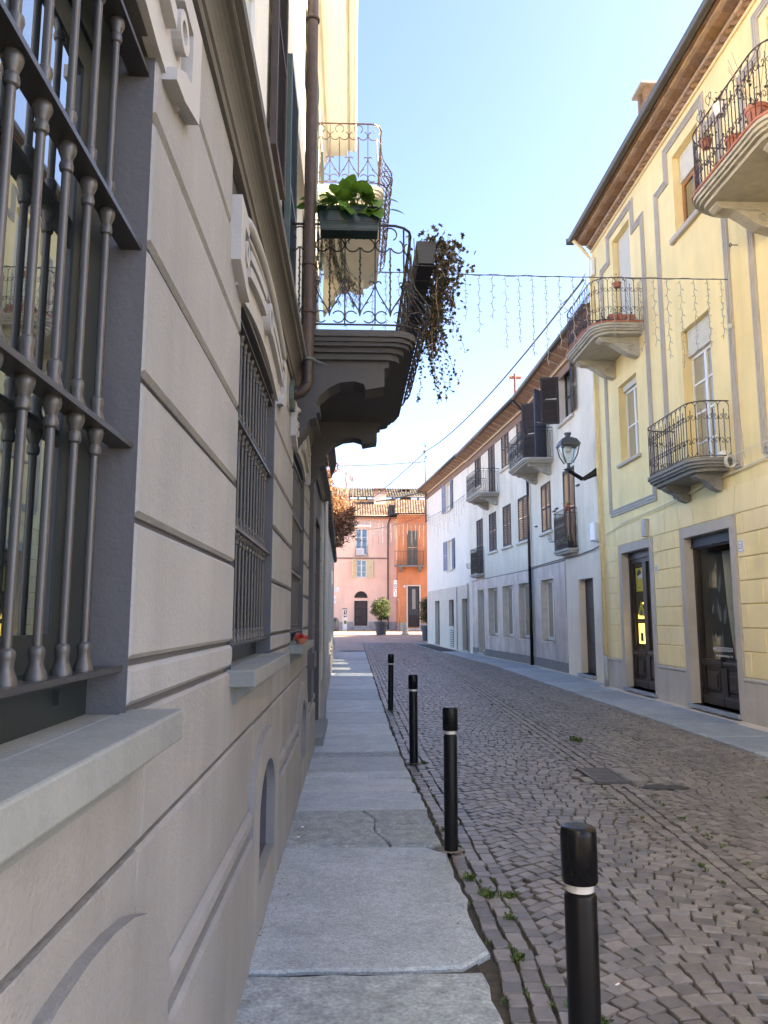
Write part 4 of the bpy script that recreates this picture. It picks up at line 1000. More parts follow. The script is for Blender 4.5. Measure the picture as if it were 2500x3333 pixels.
d1_ = shopdoor(gops[0], 2, .93, top=2.92)
d2_ = shopdoor(gops[1], 1, .90, twoleaf=False, top=2.86)
for q in gops[2:]: shopdoor(q, 2, .93)
# what hangs inside the first shop door
def plate(par, name, m, s0, s1, z0, z1, d): g = MB(); g.fbox(FY, s0, s1, d - .003, d, z0, z1); return g.build(name, m, par)
ps = plate(d1_, 'poster', 'poster_yellow', 16.62, 17.03, 2.20, 2.72, -.196)
P2 = lambda c0, z0, d: (lambda x, y: FY(c0 - x, d, z0 + y))
g = MB(); g.prism([(16.66, 2.50), (16.90, 2.46), (16.92, 2.54), (16.66, 2.60)], lambda p, d: FY(p[0], d, p[1]), -.1945, -.1942); g.build('poster_banner', 'ink_white', d1_)
g = MB(); g.prism(arc(16.83, 2.54, .14, .3, 2.6, 8) + [(16.72, 2.55), (16.92, 2.52)], lambda p, d: FY(p[0], d, p[1]), -.1955, -.1950); g.build('poster_mark', 'ink_black', d1_)
g = MB(); g.ring(arc(16.83, 2.40, .13, 0, 2 * pi, 20)[:-1], arc(16.83, 2.40, .115, 0, 2 * pi, 20)[:-1], lambda p, d: FY(p[0], d, p[1]), -.1955, -.1948); g.build('poster_ring', 'debris', d1_)
vm = plate(d1_, 'vending_display', 'shop_glow', 16.60, 17.02, 1.06, 1.50, -.206); plate(d1_, 'display_slot', 'ink_black', 16.76, 16.90, 1.12, 1.28, -.199); plate(d1_, 'display_label', 'ink_white', 16.74, 16.92, 1.11, 1.30, -.2025); plate(d1_, 'display_strip', 'ink_black', 16.60, 17.02, 1.53, 1.56, -.2025)
plate(d1_, 'display_top', 'shop_glow', 16.60, 17.02, 1.60, 1.70, -.206)
g = MB(); g.prism([(16.64, 1.66), (16.98, 1.66), (16.98, 1.74), (16.81, 2.00), (16.64, 1.74)], lambda p, d: FY(p[0], d, p[1]), -.206, -.202); g.build('diamond_sign', 'poster_yellow', d1_)
g = MB()
for a in (-75, -50, -25, 0, 25, 50, 75):
    L = .19 - abs(a) * .0010; ca, sa = cos(radians(90 - a)), sin(radians(90 - a)); b = Vector((16.81, 1.68)); u = Vector((ca, sa)); n_ = Vector((-sa, ca)) * .016
    k = [b, b + u * L * .5 + n_, b + u * L, b + u * L * .5 - n_]; g.add([FY(v.x, -.200, v.y) for v in k], [(0, 1, 2, 3)])
g.build('leaf_emblem', 'shutter_green', d1_)
for z in (2.05, 2.0, 1.92): plate(d1_, 'shelf_light', 'shop_glow', 16.64, 16.72 + .1 * (z < 2), z, z + .04, -.24)
for k in range(14): plate(d1_, 'label_strip', 'ink_white', 16.50, 16.535, 1.0 + k * .11, 1.08 + k * .11, -.20)
g = MB(); g.tube([FY(16.40, -.12, 1.35), FY(16.40, -.12, 1.55)], .012, 8); g.build('door_handle', 'zinc', d1_)
# second shop window: curtain, leaf stickers, lettering, roller box
g = MB(); n = 34
for k in range(n + 1):
    s = lerp(12.95, 13.40, k / n); d = -.50 + .035 * sin(k * 1.9); g.v += [tuple(FY(s + .10, d, 2.8)), tuple(FY(s + .02, d, 1.8)), tuple(FY(s - .16, d, .9))]
g.f = [(3 * k + j, 3 * k + 3 + j, 3 * k + 4 + j, 3 * k + 1 + j) for k in range(n) for j in range(2)]; g.build('curtain', 'curtain', d2_, smooth=True, fix=False)
g = MB(); g.fbox(FY, 13.55, 13.72, -.9, -.85, .9, 2.8); g.build('grey_panel', 'pipe_grey', d2_)
mat('sticker', (.16, .18, .165), .6, .05, 10.)
def frond(s0, z0, s1, z1, L):
    g = MB(); n = 9
    for k in range(n):
        t = (k + .5) / n; c = Vector((lerp(s0, s1, t), lerp(z0, z1, t))); ax = Vector((s1 - s0, z1 - z0)).normalized(); nn = Vector((-ax.y, ax.x))
        for sg in (-1, 1):
            l = L * sin(pi * min(.95, t + .15)); e = c + (nn * sg * .8 + ax * .6) * l; w_ = ax * .014
            g.add([FY(v.x, -.183, v.y) for v in (c - w_, c + w_, e)], [(0, 1, 2)])
    g.build('leaf_sticker', 'sticker', d2_, fix=False)
for f_ in [(13.12, 2.05, 13.02, 2.42, .11), (13.10, 1.55, 13.20, 1.95, .12), (12.98, 1.50, 12.90, 1.85, .10), (13.16, .98, 13.06, 1.42, .13), (13.35, 1.2, 13.3, 1.38, .06), (13.4, 1.7, 13.33, 1.88, .05)]: frond(*f_)
textmesh('HEEDODESIGN', .105, 'ink_white', d2_, P2(13.10, 1.045, -.182)); textmesh('info@heedodesign.com', .062, 'ink_white', d2_, P2(13.06, .955, -.182))
g = MB(); g.prism([(12.62, 1.06), (12.40, 1.22), (12.31, 1.22), (12.31, .96), (12.40, 1.02), (12.55, .98)], lambda p, d: FY(p[0], d, p[1]), -.1835, -.1825); g.build('logo_sticker', 'ink_white', d2_)
g = MB(); g.fbox(FY, 12.21, 13.92, -.20, -.10, 2.90, 3.06); g.fbox(FY, 12.21, 13.92, -.10, -.08, 2.885, 2.91); g.tube([FY(13.07, -.07, 2.89), FY(13.02, -.06, 2.86), FY(12.99, -.06, 2.89)], .008, 5); g.build('roller_box', 'plastic_black', d2_)
# house numbers
for txt, s, z, wd, h in (('23', 15.30, 2.60, .125, .17), ('23', 11.855, 2.735, .175, .19)):
    g = MB(); cc = .025; g.prism([(s - wd / 2 + cc, z - h / 2), (s + wd / 2 - cc, z - h / 2), (s + wd / 2, z - h / 2 + cc), (s + wd / 2, z + h / 2 - cc), (s + wd / 2 - cc, z + h / 2), (s - wd / 2 + cc, z + h / 2), (s - wd / 2, z + h / 2 - cc), (s - wd / 2, z - h / 2 + cc)], lambda p, d: FY(p[0], d, p[1]), .02, .032); pq = g.build('number_plate', 'enamel_white', yh)
    g = MB(); k_ = lambda e: [(s - wd / 2 + e, z - h / 2 + e), (s + wd / 2 - e, z - h / 2 + e), (s + wd / 2 - e, z + h / 2 - e), (s - wd / 2 + e, z + h / 2 - e)]; g.ring(k_(.014), k_(.02), lambda p, d: FY(p[0], d, p[1]), .0325, .0335); g.build('border', 'ink_blue', pq)
    textmesh(txt, h * .62, 'ink_blue', pq, P2(s, z - h * .21, .0335))
# meter box and facade cables
g = MB(); g.block(FY, 15.58, 15.76, .02, .12, 3.30, 3.66, .015); g.build('meter_box', 'pipe_grey', yh)
def sagline(mb, a, b, sag, r, n=14, k=4):
    a, b = Vector(a), Vector(b); mb.tube([a.lerp(b, i / n) - Vector((0, 0, sag * 4 * (i / n) * (1 - i / n))) for i in range(n + 1)], r, k)
for j, (pts) in enumerate([[(18.3, 3.35), (18.25, 3.62), (17, 3.76), (15.4, 3.80), (13.9, 3.86), (12.5, 3.93), (10.5, 3.99), (8, 4.0)], [(18.5, 3.62), (17, 3.70), (15.6, 3.74), (13.9, 3.82), (13.0, 3.9), (10.5, 3.96), (8, 3.97)], [(18.3, 3.30), (18.25, 2.9), (18.35, 2.8), (18.5, 2.78)], [(15.6, 3.32), (15.4, 3.0), (15.25, 2.86), (15.05, 2.95), (14.95, 3.24)]]):
    g = MB(); g.tube([FY(s, .035 + .004 * j, z) for s, z in densify(pts, 2)], .008 if j < 2 else .006, 5); g.build('facade_cable', 'pipe_yellow' if j != 0 else 'pvc', yh)
# iron railing of this house
def mod_arch(w, H, last):
    r = [(densify([(-w / 2, 0), (-w / 2, H - w / 2)], 6), .0075, 4)]
    if last: return r
    r.append((arc(0, H - w / 2, w / 2, 0, pi, 8), .007, 4)); r.append(([(.004 * (-1) ** i, lerp(0, H - .13, i / 22)) for i in range(23)], .0075, 4))
    for s in (-1, 1):
        for zc, sg in ((H - w / 2 - .16, 1), (w / 2 + .16, -1)):
            r.append(([(s * w / 2, zc + sg * .03), (s * w * .40, zc - sg * .05), (s * w * .24, zc - sg * .055), (s * w * .10, zc - sg * .015), (s * w * .14, zc + sg * .035), (s * w * .24, zc + sg * .03), (s * w * .26, zc + sg * .0)], .0058, 4))
    r.append((arc(0, w / 2, w / 2, pi, 2 * pi, 8), .006, 4)); return r
def scroll_corbel(par, F, s0, s1, d1, zt, h, m):
    n = 10; pts = [(-.02, zt), (d1, zt), (d1 + .01, zt - .05), (d1 - .05, zt - .09)]
    for i in range(n + 1):
        t = i / n; dd = lerp(d1 - .08, .10, t); zz = zt - .10 - (h - .12) * (.5 - .5 * cos(pi * t ** 1.15)); pts.append((dd + .012 * (i % 2), zz + .012 * (i % 2)))
    pts += [(.03, zt - h), (-.02, zt - h + .05)]
    g = MB(); g.prism(pts, lambda p, s: F(s, p[0], p[1]), s0, s1); c = g.build('corbel', m, par)
    for sd_ in (s0 - .012, s1 + .012):
        g = MB(); R0 = h * .20; cx, cz_ = .20, zt - h * .52
        g.tube([F(sd_, cx + R0 * (1 - t / 14) * cos(t * .9 + 2.2), cz_ + R0 * (1 - t / 14) * sin(t * .9 + 2.2)) for t in range(14)], .018, 5)
        g.tube([F(sd_, lerp(cx + .02, d1 - .1, t / 8), lerp(cz_ + R0, zt - .10, sin(pi / 2 * t / 8))) for t in range(9)], .016, 5); g.build('scroll', m, c, fix=False)
YL = [(0, -.05, 0), (.03, -.10, -.05), (.07, -.14, -.10), (.13, -.20, -.14)]
b1 = balcony(yh, FY, .67, 11.98, 14.17, .34, 4.20, 'stone_dark', YL)
for s in (12.35, 13.60): scroll_corbel(b1, FY, s, s + .18, .46, 4.00, .30, 'stone_dark')
P = plan(.67, 11.98, 14.17, .34, .04); railing(b1, FY, P, 4.23, .92, mod_arch, .185, 'iron_brown', rail_r=.011)
def tiled(bal, F, d1, y0, y1, r, zt):
    P = Path(F, plan(d1, y0, y1, r, -.02)); n = int(P.len / .2)
    for i in range(n):
        a, b = P.len * i / n + .003, P.len * (i + 1) / n - .003; g = MB()
        vs = [P.pt(u, z, o) for z in (zt, zt + .035) for u, o in ((a, 0), (b, 0), (b, -.12), (a, -.12))]
        g.add(vs, [(0, 1, 2, 3), (4, 5, 6, 7), (0, 1, 5, 4), (1, 2, 6, 5), (2, 3, 7, 6), (3, 0, 4, 7)]); g.build('edge_tile', 'terracotta', bal)
b2 = balcony(yh, FY, 1.10, 15.33, 17.78, .42, 7.82, 'stone_balcony', YL); tiled(b2, FY, 1.10, 15.33, 17.78, .42, 7.82)
for s in (15.68, 17.20): scroll_corbel(b2, FY, s, s + .22, .88, 7.62, .42, 'stone_balcony')
P = plan(1.10, 15.33, 17.78, .42, .04); railing(b2, FY, P, 7.88, .95, mod_arch, .185, 'iron_brown', rail_r=.011)
b3 = balcony(yh, FY, 1.10, 8.42, 10.87, .42, 7.84, 'stone_balcony', YL); tiled(b3, FY, 1.10, 8.42, 10.87, .42, 7.84)
for s in (8.75, 10.28): scroll_corbel(b3, FY, s, s + .22, .88, 7.64, .42, 'stone_balcony')
P = plan(1.10, 8.42, 10.87, .42, .04); railing(b3, FY, P, 7.90, .95, mod_arch, .185, 'iron_brown', rail_r=.011)
# brick eaves
VIS = 9.3
def eavepiece(name, m, s0, s1, pts): g = MB(); g.prism(pts, lambda p, s: FY(s, p[0], p[1]), s0, s1); return g
far = {'brick': MB(), 'brick_pale': MB()}
def put(name, m, mb, s):
    if s > VIS: mb.build(name, m, yh)
    else: far[m].add(mb.v, mb.f)
s = E1
g = MB(); g.tube([FY(E0, .02, 11.035), FY(E1, .02, 11.035)], .03, 8); g.build('eaves_bead', 'pipe_yellow', yh, smooth=True)
while s > E0 + .2:                                                     # sawtooth course
    g = MB(); g.prism([(s, 0), (s - .085, .105), (s - .17, 0)], lambda p, z: FY(p[0], p[1], z), 11.075, 11.15); put('sawtooth_brick', 'brick', g, s); s -= .185
s = E1 + .02
while s > E0 + .3:                                                     # round nosed course
    e = s - .245; g = MB(); pts = [(0, 11.153)] + [(.09 + .04 * cos(t), 11.193 + .04 * sin(t)) for t in [-pi / 2 + pi * i / 6 for i in range(7)]] + [(0, 11.233)]
    g.prism(pts, lambda p, q: FY(q, p[0], p[1]), e + .004, s); put('nosed_brick', 'brick_pale', g, s); s = e
s = E1 + .05; k = 0
while s > E0 + .3:                                                     # flat soffit tiles
    e = s - .30; g = MB(); g.fbox(FY, e + .006, s, .0, .30, 11.236, 11.262); put('soffit_tile', 'brick', g, s); s = e
s = E1 + .06
while s > E0 + .3:
    e = s - .26; g = MB(); g.fbox(FY, e + .004, s, .27, .375, 11.265, 11.315 + .006 * (k % 2)); put('edge_brick', 'brick_pale', g, s)
    g = MB(); g.fbox(FY, e + .006 + .1, s + .1, .33, .43, 11.325, 11.36); put('edge_tile', 'brick', g, s); s = e; k += 1
for m_, mb in far.items():
    if mb.f: stuff(mb.build('eaves_bricks', m_, yh, fix=False))
g = MB(); g.tube([FY(E0, .52, 11.38), FY(E1 + .12, .52, 11.38)], .085, 16); g.fbox(FY, E1 + .12, E1 + .13, .43, .62, 11.29, 11.47); g.build('gutter', 'gutter', yh, smooth=35)
g = MB(); zr = lambda d: 11.40 + (.50 - d) * .36
g.add([FY(a, d, zr(d)) for a in (E0, E1 + .1) for d in (.50, -4.4)] + [FY(a, d, zr(-4.4) - (-4.4 - d) * .36) for a in (E0, E1 + .1) for d in (-4.4, -9.2)], [(0, 1, 3, 2), (4, 5, 7, 6)]); g.add([FY(E1 + .02, .0, 11.38), FY(E1 + .02, -8.8, 11.38), FY(E1 + .02, -4.4, zr(-4.4) - .02)], [(0, 1, 2)]); rf = g.build('roof', 'roof_tile', yh)
ch = MB(); ch.box(6.30, 6.74, 15.1, 15.5, 11.3, 12.85); ch = ch.build('chimney', 'brick', rf)
for x in (6.30, 6.62):
    for y in (15.1, 15.38): q = MB(); q.box(x, x + .12, y, y + .12, 12.85, 13.14); q.build('chimney_pier', 'brick', ch) if False else q.build('chimney_pier', 'brick', rf)
q = MB(); q.box(6.20, 6.84, 15.0, 15.6, 13.14, 13.20); q.build('chimney_cap', 'stone_balcony', rf)
# downpipe at the corner
g = MB(); g.tube([FY(E1 - .10, .5, 11.3), FY(E1 - .10, .25, 11.05), FY(E1 - .10, .075, 10.8), FY(E1 - .10, .075, .72)], .045, 10); dp2 = g.build('downpipe', 'pipe_yellow', yh, smooth=True)
g = MB(); g.tube([FY(E1 - .10, .075, .72), FY(E1 - .10, .075, 0)], .052, 10); g.build('pipe_foot', 'pipe_grey', dp2, smooth=True)
for z in (2.6, 4.1, 5.4, 6.7, 8.0, 1.9): q = MB(); q.lathe([(.046, -.012), (.055, -.01), (.055, .01), (.046, .012)], FY(E1 - .10, .075, z), 10); q.build('collar', 'pipe_yellow', dp2)
g = MB(); g.block(FY, E1 - .28, E1 - .06, .02, .10, 10.3, 10.75, .01); g.build('junction_box', 'enamel_white', yh)
# eye hook
g = MB(); g.tube([FY(11.4, .0, 7.55), FY(11.4, .10, 7.55)], .008, 5); g.tube([FY(11.4 + .03 * cos(u), .12, 7.55 + .03 * sin(u)) for u in [2 * pi * i / 10 for i in range(10)]], .007, 4, closed=True); g.build('eye_hook', 'iron', yh)
# things on its balconies
rp = random.Random(8)
def pot(name, loc, r, h, m, label, leafm='leaf_ivy', n=60, spread=.12, ht=.15, cat='flower pot', group=None):
    t = thing(name, loc, label, cat, group); g = MB(); g.lathe([(r * .7, 0), (r * .95, h * .8), (r * 1.05, h * .8), (r * 1.05, h), (r * .9, h), (r * .85, h * .9)], loc, 14); g.build('pot', m, t, smooth=35)
    lv = MB(); L0 = Vector(loc)
    for _ in range(n): ivyleaf(lv, L0 + Vector((rp.gauss(0, spread * .5), rp.gauss(0, spread * .5), h + abs(rp.gauss(0, ht * .5)))), rp.uniform(.025, .05), rp)
    st = MB()
    for _ in range(7): a = rp.uniform(0, 6.3); st.tube([L0 + Vector((0, 0, h * .9)), L0 + Vector((cos(a) * spread * .5, sin(a) * spread * .5, h + ht * .6)), L0 + Vector((cos(a) * spread, sin(a) * spread, h + ht * rp.uniform(.8, 1.6)))], .004, 3)
    stuff(lv.build('leaves', leafm, t, fix=False)); st.build('stems', 'twig', t, fix=False); return t
def trough(loc, ln, label, along, n=90, m='terracotta', leafm='leaf_ivy'):
    t = thing('trough', loc, label, 'planter'); x, y, z = loc; a, b = (ln / 2, .09) if along == 'x' else (.09, ln / 2)
    g = MB(); g.v = [(x + sx * (a - e), y + sy * (b - e), z + h) for h, e in ((0, .02), (.17, 0)) for sx, sy in ((-1, -1), (1, -1), (1, 1), (-1, 1))]; g.f = [(3, 2, 1, 0), (4, 5, 6, 7)] + [(i, (i + 1) % 4, 4 + (i + 1) % 4, 4 + i) for i in range(4)]; g.build('box', m, t)
    lv = MB()
    for _ in range(n): ivyleaf(lv, (x + rp.uniform(-a, a), y + rp.uniform(-b, b), z + .17 + abs(rp.gauss(0, .09))), rp.uniform(.03, .06), rp)
    stuff(lv.build('leaves', leafm, t, fix=False)); return t
trough((5.70, 15.50, 7.86), .55, 'long terracotta trough beside the side rail of the upper yellow balcony', 'x', 12)
pot('flower_pot', (5.72, 15.72, 7.86), .11, .26, 'terracotta', 'terracotta pot beside the trough on the upper yellow balcony', n=14)
pot('bowl', (5.32, 15.60, 7.86), .12, .09, 'plastic_black', 'low dark bowl on the upper yellow balcony', n=20)
trough((5.20, 16.9, 7.86), 1.3, 'trough of dry brown plants along the front of the upper yellow balcony', 'y', 260)
pot('hanging_pot', (5.60, 15.36, 8.60), .09, .10, 'terracotta', 'small terracotta pot hung high on the side rail of the upper yellow balcony', n=10)
pot('hanging_pot', (5.16, 10.25, 8.45), .085, .12, 'terracotta', 'terracotta pot with green rim hanging inside the balcony with wire hearts', 'leaf_shrub', 25)
pot('hanging_pot', (5.14, 9.75, 8.62), .10, .16, 'enamel_white', 'white pot hanging inside the balcony with wire hearts', 'leaf_ivy', 30)
pot('flower_pot', (5.22, 9.55, 7.88), .13, .26, 'terracotta', 'terracotta pot standing on the big balcony floor, next to the window with orange frame', n=40)
pot('flower_pot', (5.20, 8.95, 7.88), .14, .28, 'terracotta', 'terracotta pot with dry sprigs standing further along the big balcony floor', n=60, spread=.3, ht=.5)
t = thing('wire_hearts', (5.08, 10.0, 8.85), 'pair of wire hearts standing up from the big balcony rail', 'ornament')
for (y, z, s) in ((10.25, 8.95, .13), (9.95, 9.02, .14), (10.12, 8.9, .09)):
    g = MB(); g.tube([(5.08, y + s * .06 * 16 * sin(u) ** 3 / 1.6, z + s * .06 * (13 * cos(u) - 5 * cos(2 * u) - 2 * cos(3 * u) - cos(4 * u)) / 1.3) for u in [2 * pi * i / 24 for i in range(24)]], .005, 4, closed=True); g.build('heart', 'iron', t)
# ================================================================ white houses beyond the yellow one
def seg(a, b):
    a, b = Vector((*a, 0)), Vector((*b, 0)); t = (b - a).normalized(); return Fr(a, t, (-t.y, t.x)), (b - a).length
F1, L1 = seg((6.45, 18.66), (6.35, 27)); F2, L2 = seg((6.35, 27), (5.6, 37)); F3, L3 = seg((5.6, 37), (4.6, 47.5))
def O(s, F): return s                      # offsets measured from (.., 18.9) on the first stretch
k0 = .24
wa = thing('white_house', (6.4, 27, 0), 'white three storey house with brown shutters and grey marble ground floor', 'house')
HW = 9.5
def sh(t, e): return tuple([t[0] + e, t[1] + e, t[2], t[3]])
A = dict(topwin=(2.80, 4.02, 7.55, 9.12), topdoor=(5.66, 6.80, 6.75, 9.12), midwin=(5.42, 6.60, 4.44, 6.05), midfr=(2.82, 3.97, 3.62, 6.04), gwin=(5.36, 6.88, .89, 2.88), door=(1.50, 2.78, .10, 2.70))
A = {k: sh(v, k0) for k, v in A.items()}
B = dict(t1=(.36, 1.5, 7.62, 9.2), t2=(2.62, 3.70, 7.62, 9.2), t3=(4.80, 5.85, 6.84, 9.2), t4=(7.27, 8.38, 7.62, 9.2), m1=(.36, 1.54, 4.44, 6.09), m2=(2.55, 3.70, 4.44, 6.09), m3=(4.76, 5.94, 4.44, 6.09), m4=(7.10, 8.25, 3.62, 6.1),
         g1=(.14, 1.66, .89, 2.89), g2=(2.45, 3.93, .89, 2.89), g3=(4.74, 6.22, .89, 2.89), g4=(7.05, 8.2, .12, 2.89))
g = MB(); wallmesh(g, F1, 0, L1, -.1, HW, list(A.values())); wallmesh(g, F2, 0, L2, -.1, HW, list(B.values()))
for F, D in ((F1, A), (F2, B)):
    for k, q in D.items(): reveal(g, F, q, 0, -.24)
for p in (F1(0, 0, 0), F2(L2, 0, 0)): g.add([p + Vector((0, 0, -.1)), p + Vector((9, .8, -.1)), p + Vector((9, .8, HW)), p + Vector((0, 0, HW))], [(0, 1, 2, 3)])
g.add([F1(0, -9, -.1), F2(L2, -9, -.1), F2(L2, -9, HW), F1(0, -9, HW)], [(0, 1, 2, 3)])
g.build('wall', 'white_wall', wa)
# marble cladding, panel by panel
def marble(F, a, b, ops, step):
    s = a; k = 0
    xs = sorted({a, b} | {v for o in ops for v in o[:2] if a < v < b})
    for x0, x1 in zip(xs, xs[1:]):
        n = max(1, round((x1 - x0) / step))
        for i in range(n):
            u0, u1 = lerp(x0, x1, i / n) + .002, lerp(x0, x1, (i + 1) / n) - .002; c = (u0 + u1) / 2
            zz = [(.30, 1.62), (1.625, 3.33)]
            for o in ops:
                if o[0] - .001 <= c <= o[1] + .001: zz = [(.30, o[2] - .07), (o[3] + .06, 3.33)] if o[2] > .3 else [(o[3] + .06, 3.33)]
            for z0, z1 in zz:
                g = MB(); g.fbox(F, u0, u1, 0, .02, z0, z1); g.build('marble_panel', 'marble', wa)
marble(F1, 4.25, L1, [A['gwin']], .55); marble(F2, 0, 9.3, [B[k] for k in ('g1', 'g2', 'g3', 'g4')], .62)
for F, a, b in ((F1, 4.25, L1 - .002), (F2, 0, 7.0), (F2, 8.25, 9.3)):
    g = MB(); g.fbox(F, a, b, 0, .035, -.1, .295); g.build('marble_skirting', 'stone_dark', wa); g = MB(); g.fbox(F, a, b, 0, .03, 3.335, 3.36); g.build('marble_cap', 'stone_dark', wa)
for F, q in [(F1, A['gwin'])] + [(F2, B[k]) for k in ('g1', 'g2', 'g3')]:
    a, b, z0, z1 = q
    g = MB(); g.fbox(F, a - .05, b + .05, -.22, .05, z0 - .065, z0 - .002); g.build('window_sill', 'travertine', wa)
    g = MB(); reveal(g, F, (a + .003, b - .003, z0, z1 - .003), .022, -.235); g.build('window_lining', 'travertine', wa)
    g = MB(); g.fbox(F, a - .05, b + .05, 0, .03, z1, z1 + .055); g.fbox(F, a - .05, a, 0, .03, z0, z1); g.fbox(F, b, b + .05, 0, .03, z0, z1); g.build('window_surround', 'travertine', wa)
    plainwin(F, (a + .004, b - .004, z0, z1 - .004), -.20, 'frame_white', wa, pane='glass_light', fw=.09)
a, b, z0, z1 = B['g4']; g = MB(); reveal(g, F2, (a + .003, b - .003, z0, z1 - .003), .022, -.235); g.build('door_lining', 'travertine', wa); plainwin(F2, (a + .004, b - .004, z0, z1 - .004), -.20, 'frame_white', wa, pane='glass_light', fw=.1, mull=False); g = MB(); g.fbox(F2, a - .03, b + .03, -.23, .06, .02, .118); g.build('door_step', 'slab', wa)
a, b, z0, z1 = A['door']
g = MB(); g.fbox(F1, a + .004, b - .004, -.23, -.19, z0, z1 - .004)
for q0, q1 in ((.25, .85), (.95, 1.75), (1.85, 2.45)): g.block(F1, a + .2, b - .2, -.195, -.165, q0, q1, .02)
dr = g.build('door', 'door_brown', wa); g = MB(); g.lathe([(.01, 0), (.035, .01), (.035, .03), (.01, .045)], F1(a + .25, -.15, 1.25), 10); g.build('knob', 'iron', dr)
g = MB(); g.fbox(F1, a - .05, b + .05, -.24, .10, .02, .10); g.build('door_step', 'slab', wa)
def closed_pair(F, q, d, m, par, door=False):
    a, b, z0, z1 = q; c = (a + b) / 2
    for x0, x1 in ((a + .006, c - .003), (c + .003, b - .006)): louvre(F, x0, x1, d - .04, d, z0 + .006, z1 - .006, m, par, pitch=.06, stile=.055)
for F, q in [(F1, A['midwin']), (F1, A['midfr'])] + [(F2, B[k]) for k in ('t1', 't2', 't3', 't4', 'm1', 'm2', 'm3', 'm4')]:
    closed_pair(F, q, .02, 'shutter_brown', wa)
    if q[2] in (4.44, 7.62):
        g = MB(); g.block(F, q[0] - .16, q[1] + .16, 0, .10, q[2] - .10, q[2] - .005, .02); g.build('window_sill', 'travertine', wa)
    for s in (q[0] - .04, q[1] + .04):
        for z in (q[2] + .3, q[3] - .3): pass
for q in (A['topwin'], A['topdoor']): plainwin(F1, q, -.18, 'shutter_brown', wa, bars=1, fw=.09)
g = MB(); q = A['topwin']; g.block(F1, q[0] - .16, q[1] + .16, 0, .10, q[2] - .10, q[2] - .005, .02); g.build('window_sill', 'travertine', wa)
for q in (A['topwin'], A['topdoor']):
    g = MB(); g.fbox(F1, q[0] - .12, q[0], 0, .025, q[2], q[3] + .12); g.fbox(F1, q[1], q[1] + .12, 0, .025, q[2], q[3] + .12); g.fbox(F1, q[0], q[1], 0, .025, q[3], q[3] + .12); g.build('window_surround', 'white_warm', wa)
# open shutters stand out from the wall on their hinges
def hinged(F, s, ang, wd, z0, z1, m):
    t = F.t * cos(radians(ang)) + F.n * sin(radians(ang)); n = Vector((t.y, -t.x, 0)); louvre(Fr(F(s, .03, 0), t, n), 0, wd, -.02, .02, z0, z1, m, wa, pitch=.055, stile=.07)
q = A['topdoor']; hinged(F1, q[0] - .02, 125, .56, 6.78, 9.08, 'shutter_navy'); hinged(F1, q[1] + .02, 50, .56, 6.78, 9.08, 'shutter_brown')
q = A['topwin']; hinged(F1, q[0] - .02, 165, .56, 7.58, 9.08, 'shutter_navy'); hinged(F1, q[1] + .02, 75, .56, 7.58, 9.08, 'shutter_brown')
# balconies of the white house
def mod_lyre(w, H, last):
    r = [(densify([(-w / 2, 0), (-w / 2, H)], 4), .008, 4)]
    if last: return r
    r.append(([(0, 0), (.05 * w, .2 * H), (-.18 * w, .35 * H), (-.2 * w, .5 * H), (.0, .6 * H), (.15 * w, .75 * H), (.0, .85 * H)], .006, 4)); r.append(([(0, 0), (-.05 * w, .2 * H), (.18 * w, .35 * H), (.2 * w, .5 * H), (.0, .6 * H), (-.15 * w, .75 * H), (0, .85 * H)], .006, 4)); return r
def wbalc(F, y0, y1, d1, zt, H, w, lay, cz=None, r=.25):
    b = balcony(wa, F, d1, y0, y1, r, zt, 'stone_balcony', lay); P = plan(d1, y0, y1, r, .04); railing(b, F, P, zt + .04, H, mod_lyre, w, 'iron', rail_r=.011, mids=(H * .88,))
    if cz:
        for s in (y0 + .30, y1 - .52): scroll_corbel(b, F, s, s + .22, cz, zt - .14, .36, 'stone_balcony')
    return b
WL3 = [(0, -.06, 0), (.04, -.10, -.06), (.1, -.15, -.10)]
wbalc(F1, 4.95 + k0, 7.55 + k0, .95, 6.72, .95, .16, WL3, .72); wbalc(F2, 4.15, 6.5, .95, 6.80, .95, .16, WL3, .72)
fb = wbalc(F1, 2.65 + k0, 4.2 + k0, .33, 3.60, 1.12, .11, [(0, -.06, 0), (.05, -.12, -.06)], None, .1); wbalc(F2, 6.92, 8.45, .33, 3.58, 1.12, .11, [(0, -.06, 0), (.05, -.12, -.06)], None, .1)
trough((F1(3.3 + k0, .20, 0).x, F1(3.3 + k0, .2, 0).y, 3.62), 1.2, 'trough of ivy inside the small French balcony beside the lamp', 'y', 160, 'plastic_black', 'leaf_shrub')
pot('flower_pot', tuple(F1(2.95 + k0, .22, 4.70)), .10, .17, 'terracotta', 'terracotta pot of leaves on the small French balcony rail beside the lamp', 'leaf_shrub', 40)
def wirebasket(F, s, z, label):
    c = F(s, .25, z); t = thing('wire_basket', c, label, 'basket', 'wire baskets on the white house'); g = MB()
    for zz, e in ((0, .0), (-.10, .02), (-.2, .05)): g.tube([F(s - .22 + e, .12 + e, z + zz), F(s + .22 - e, .12 + e, z + zz), F(s + .22 - e, .35 - e, z + zz), F(s - .22 + e, .35 - e, z + zz)], .006, 4, closed=True)
    for u in range(5): x = lerp(-.2, .2, u / 4); g.tube([F(s + x, .35, z), F(s + x * .8, .31, z - .2), F(s + x * .8, .16, z - .2), F(s + x, .12, z)], .005, 4)
    g.build('wires', 'steel_wire', t)
wirebasket(F1, 4.45 + k0, 4.15, 'empty wire flower basket beside the small French balcony near the lamp'); wirebasket(F2, 8.9, 4.15, 'empty wire flower basket beside the small French balcony far from the lamp')
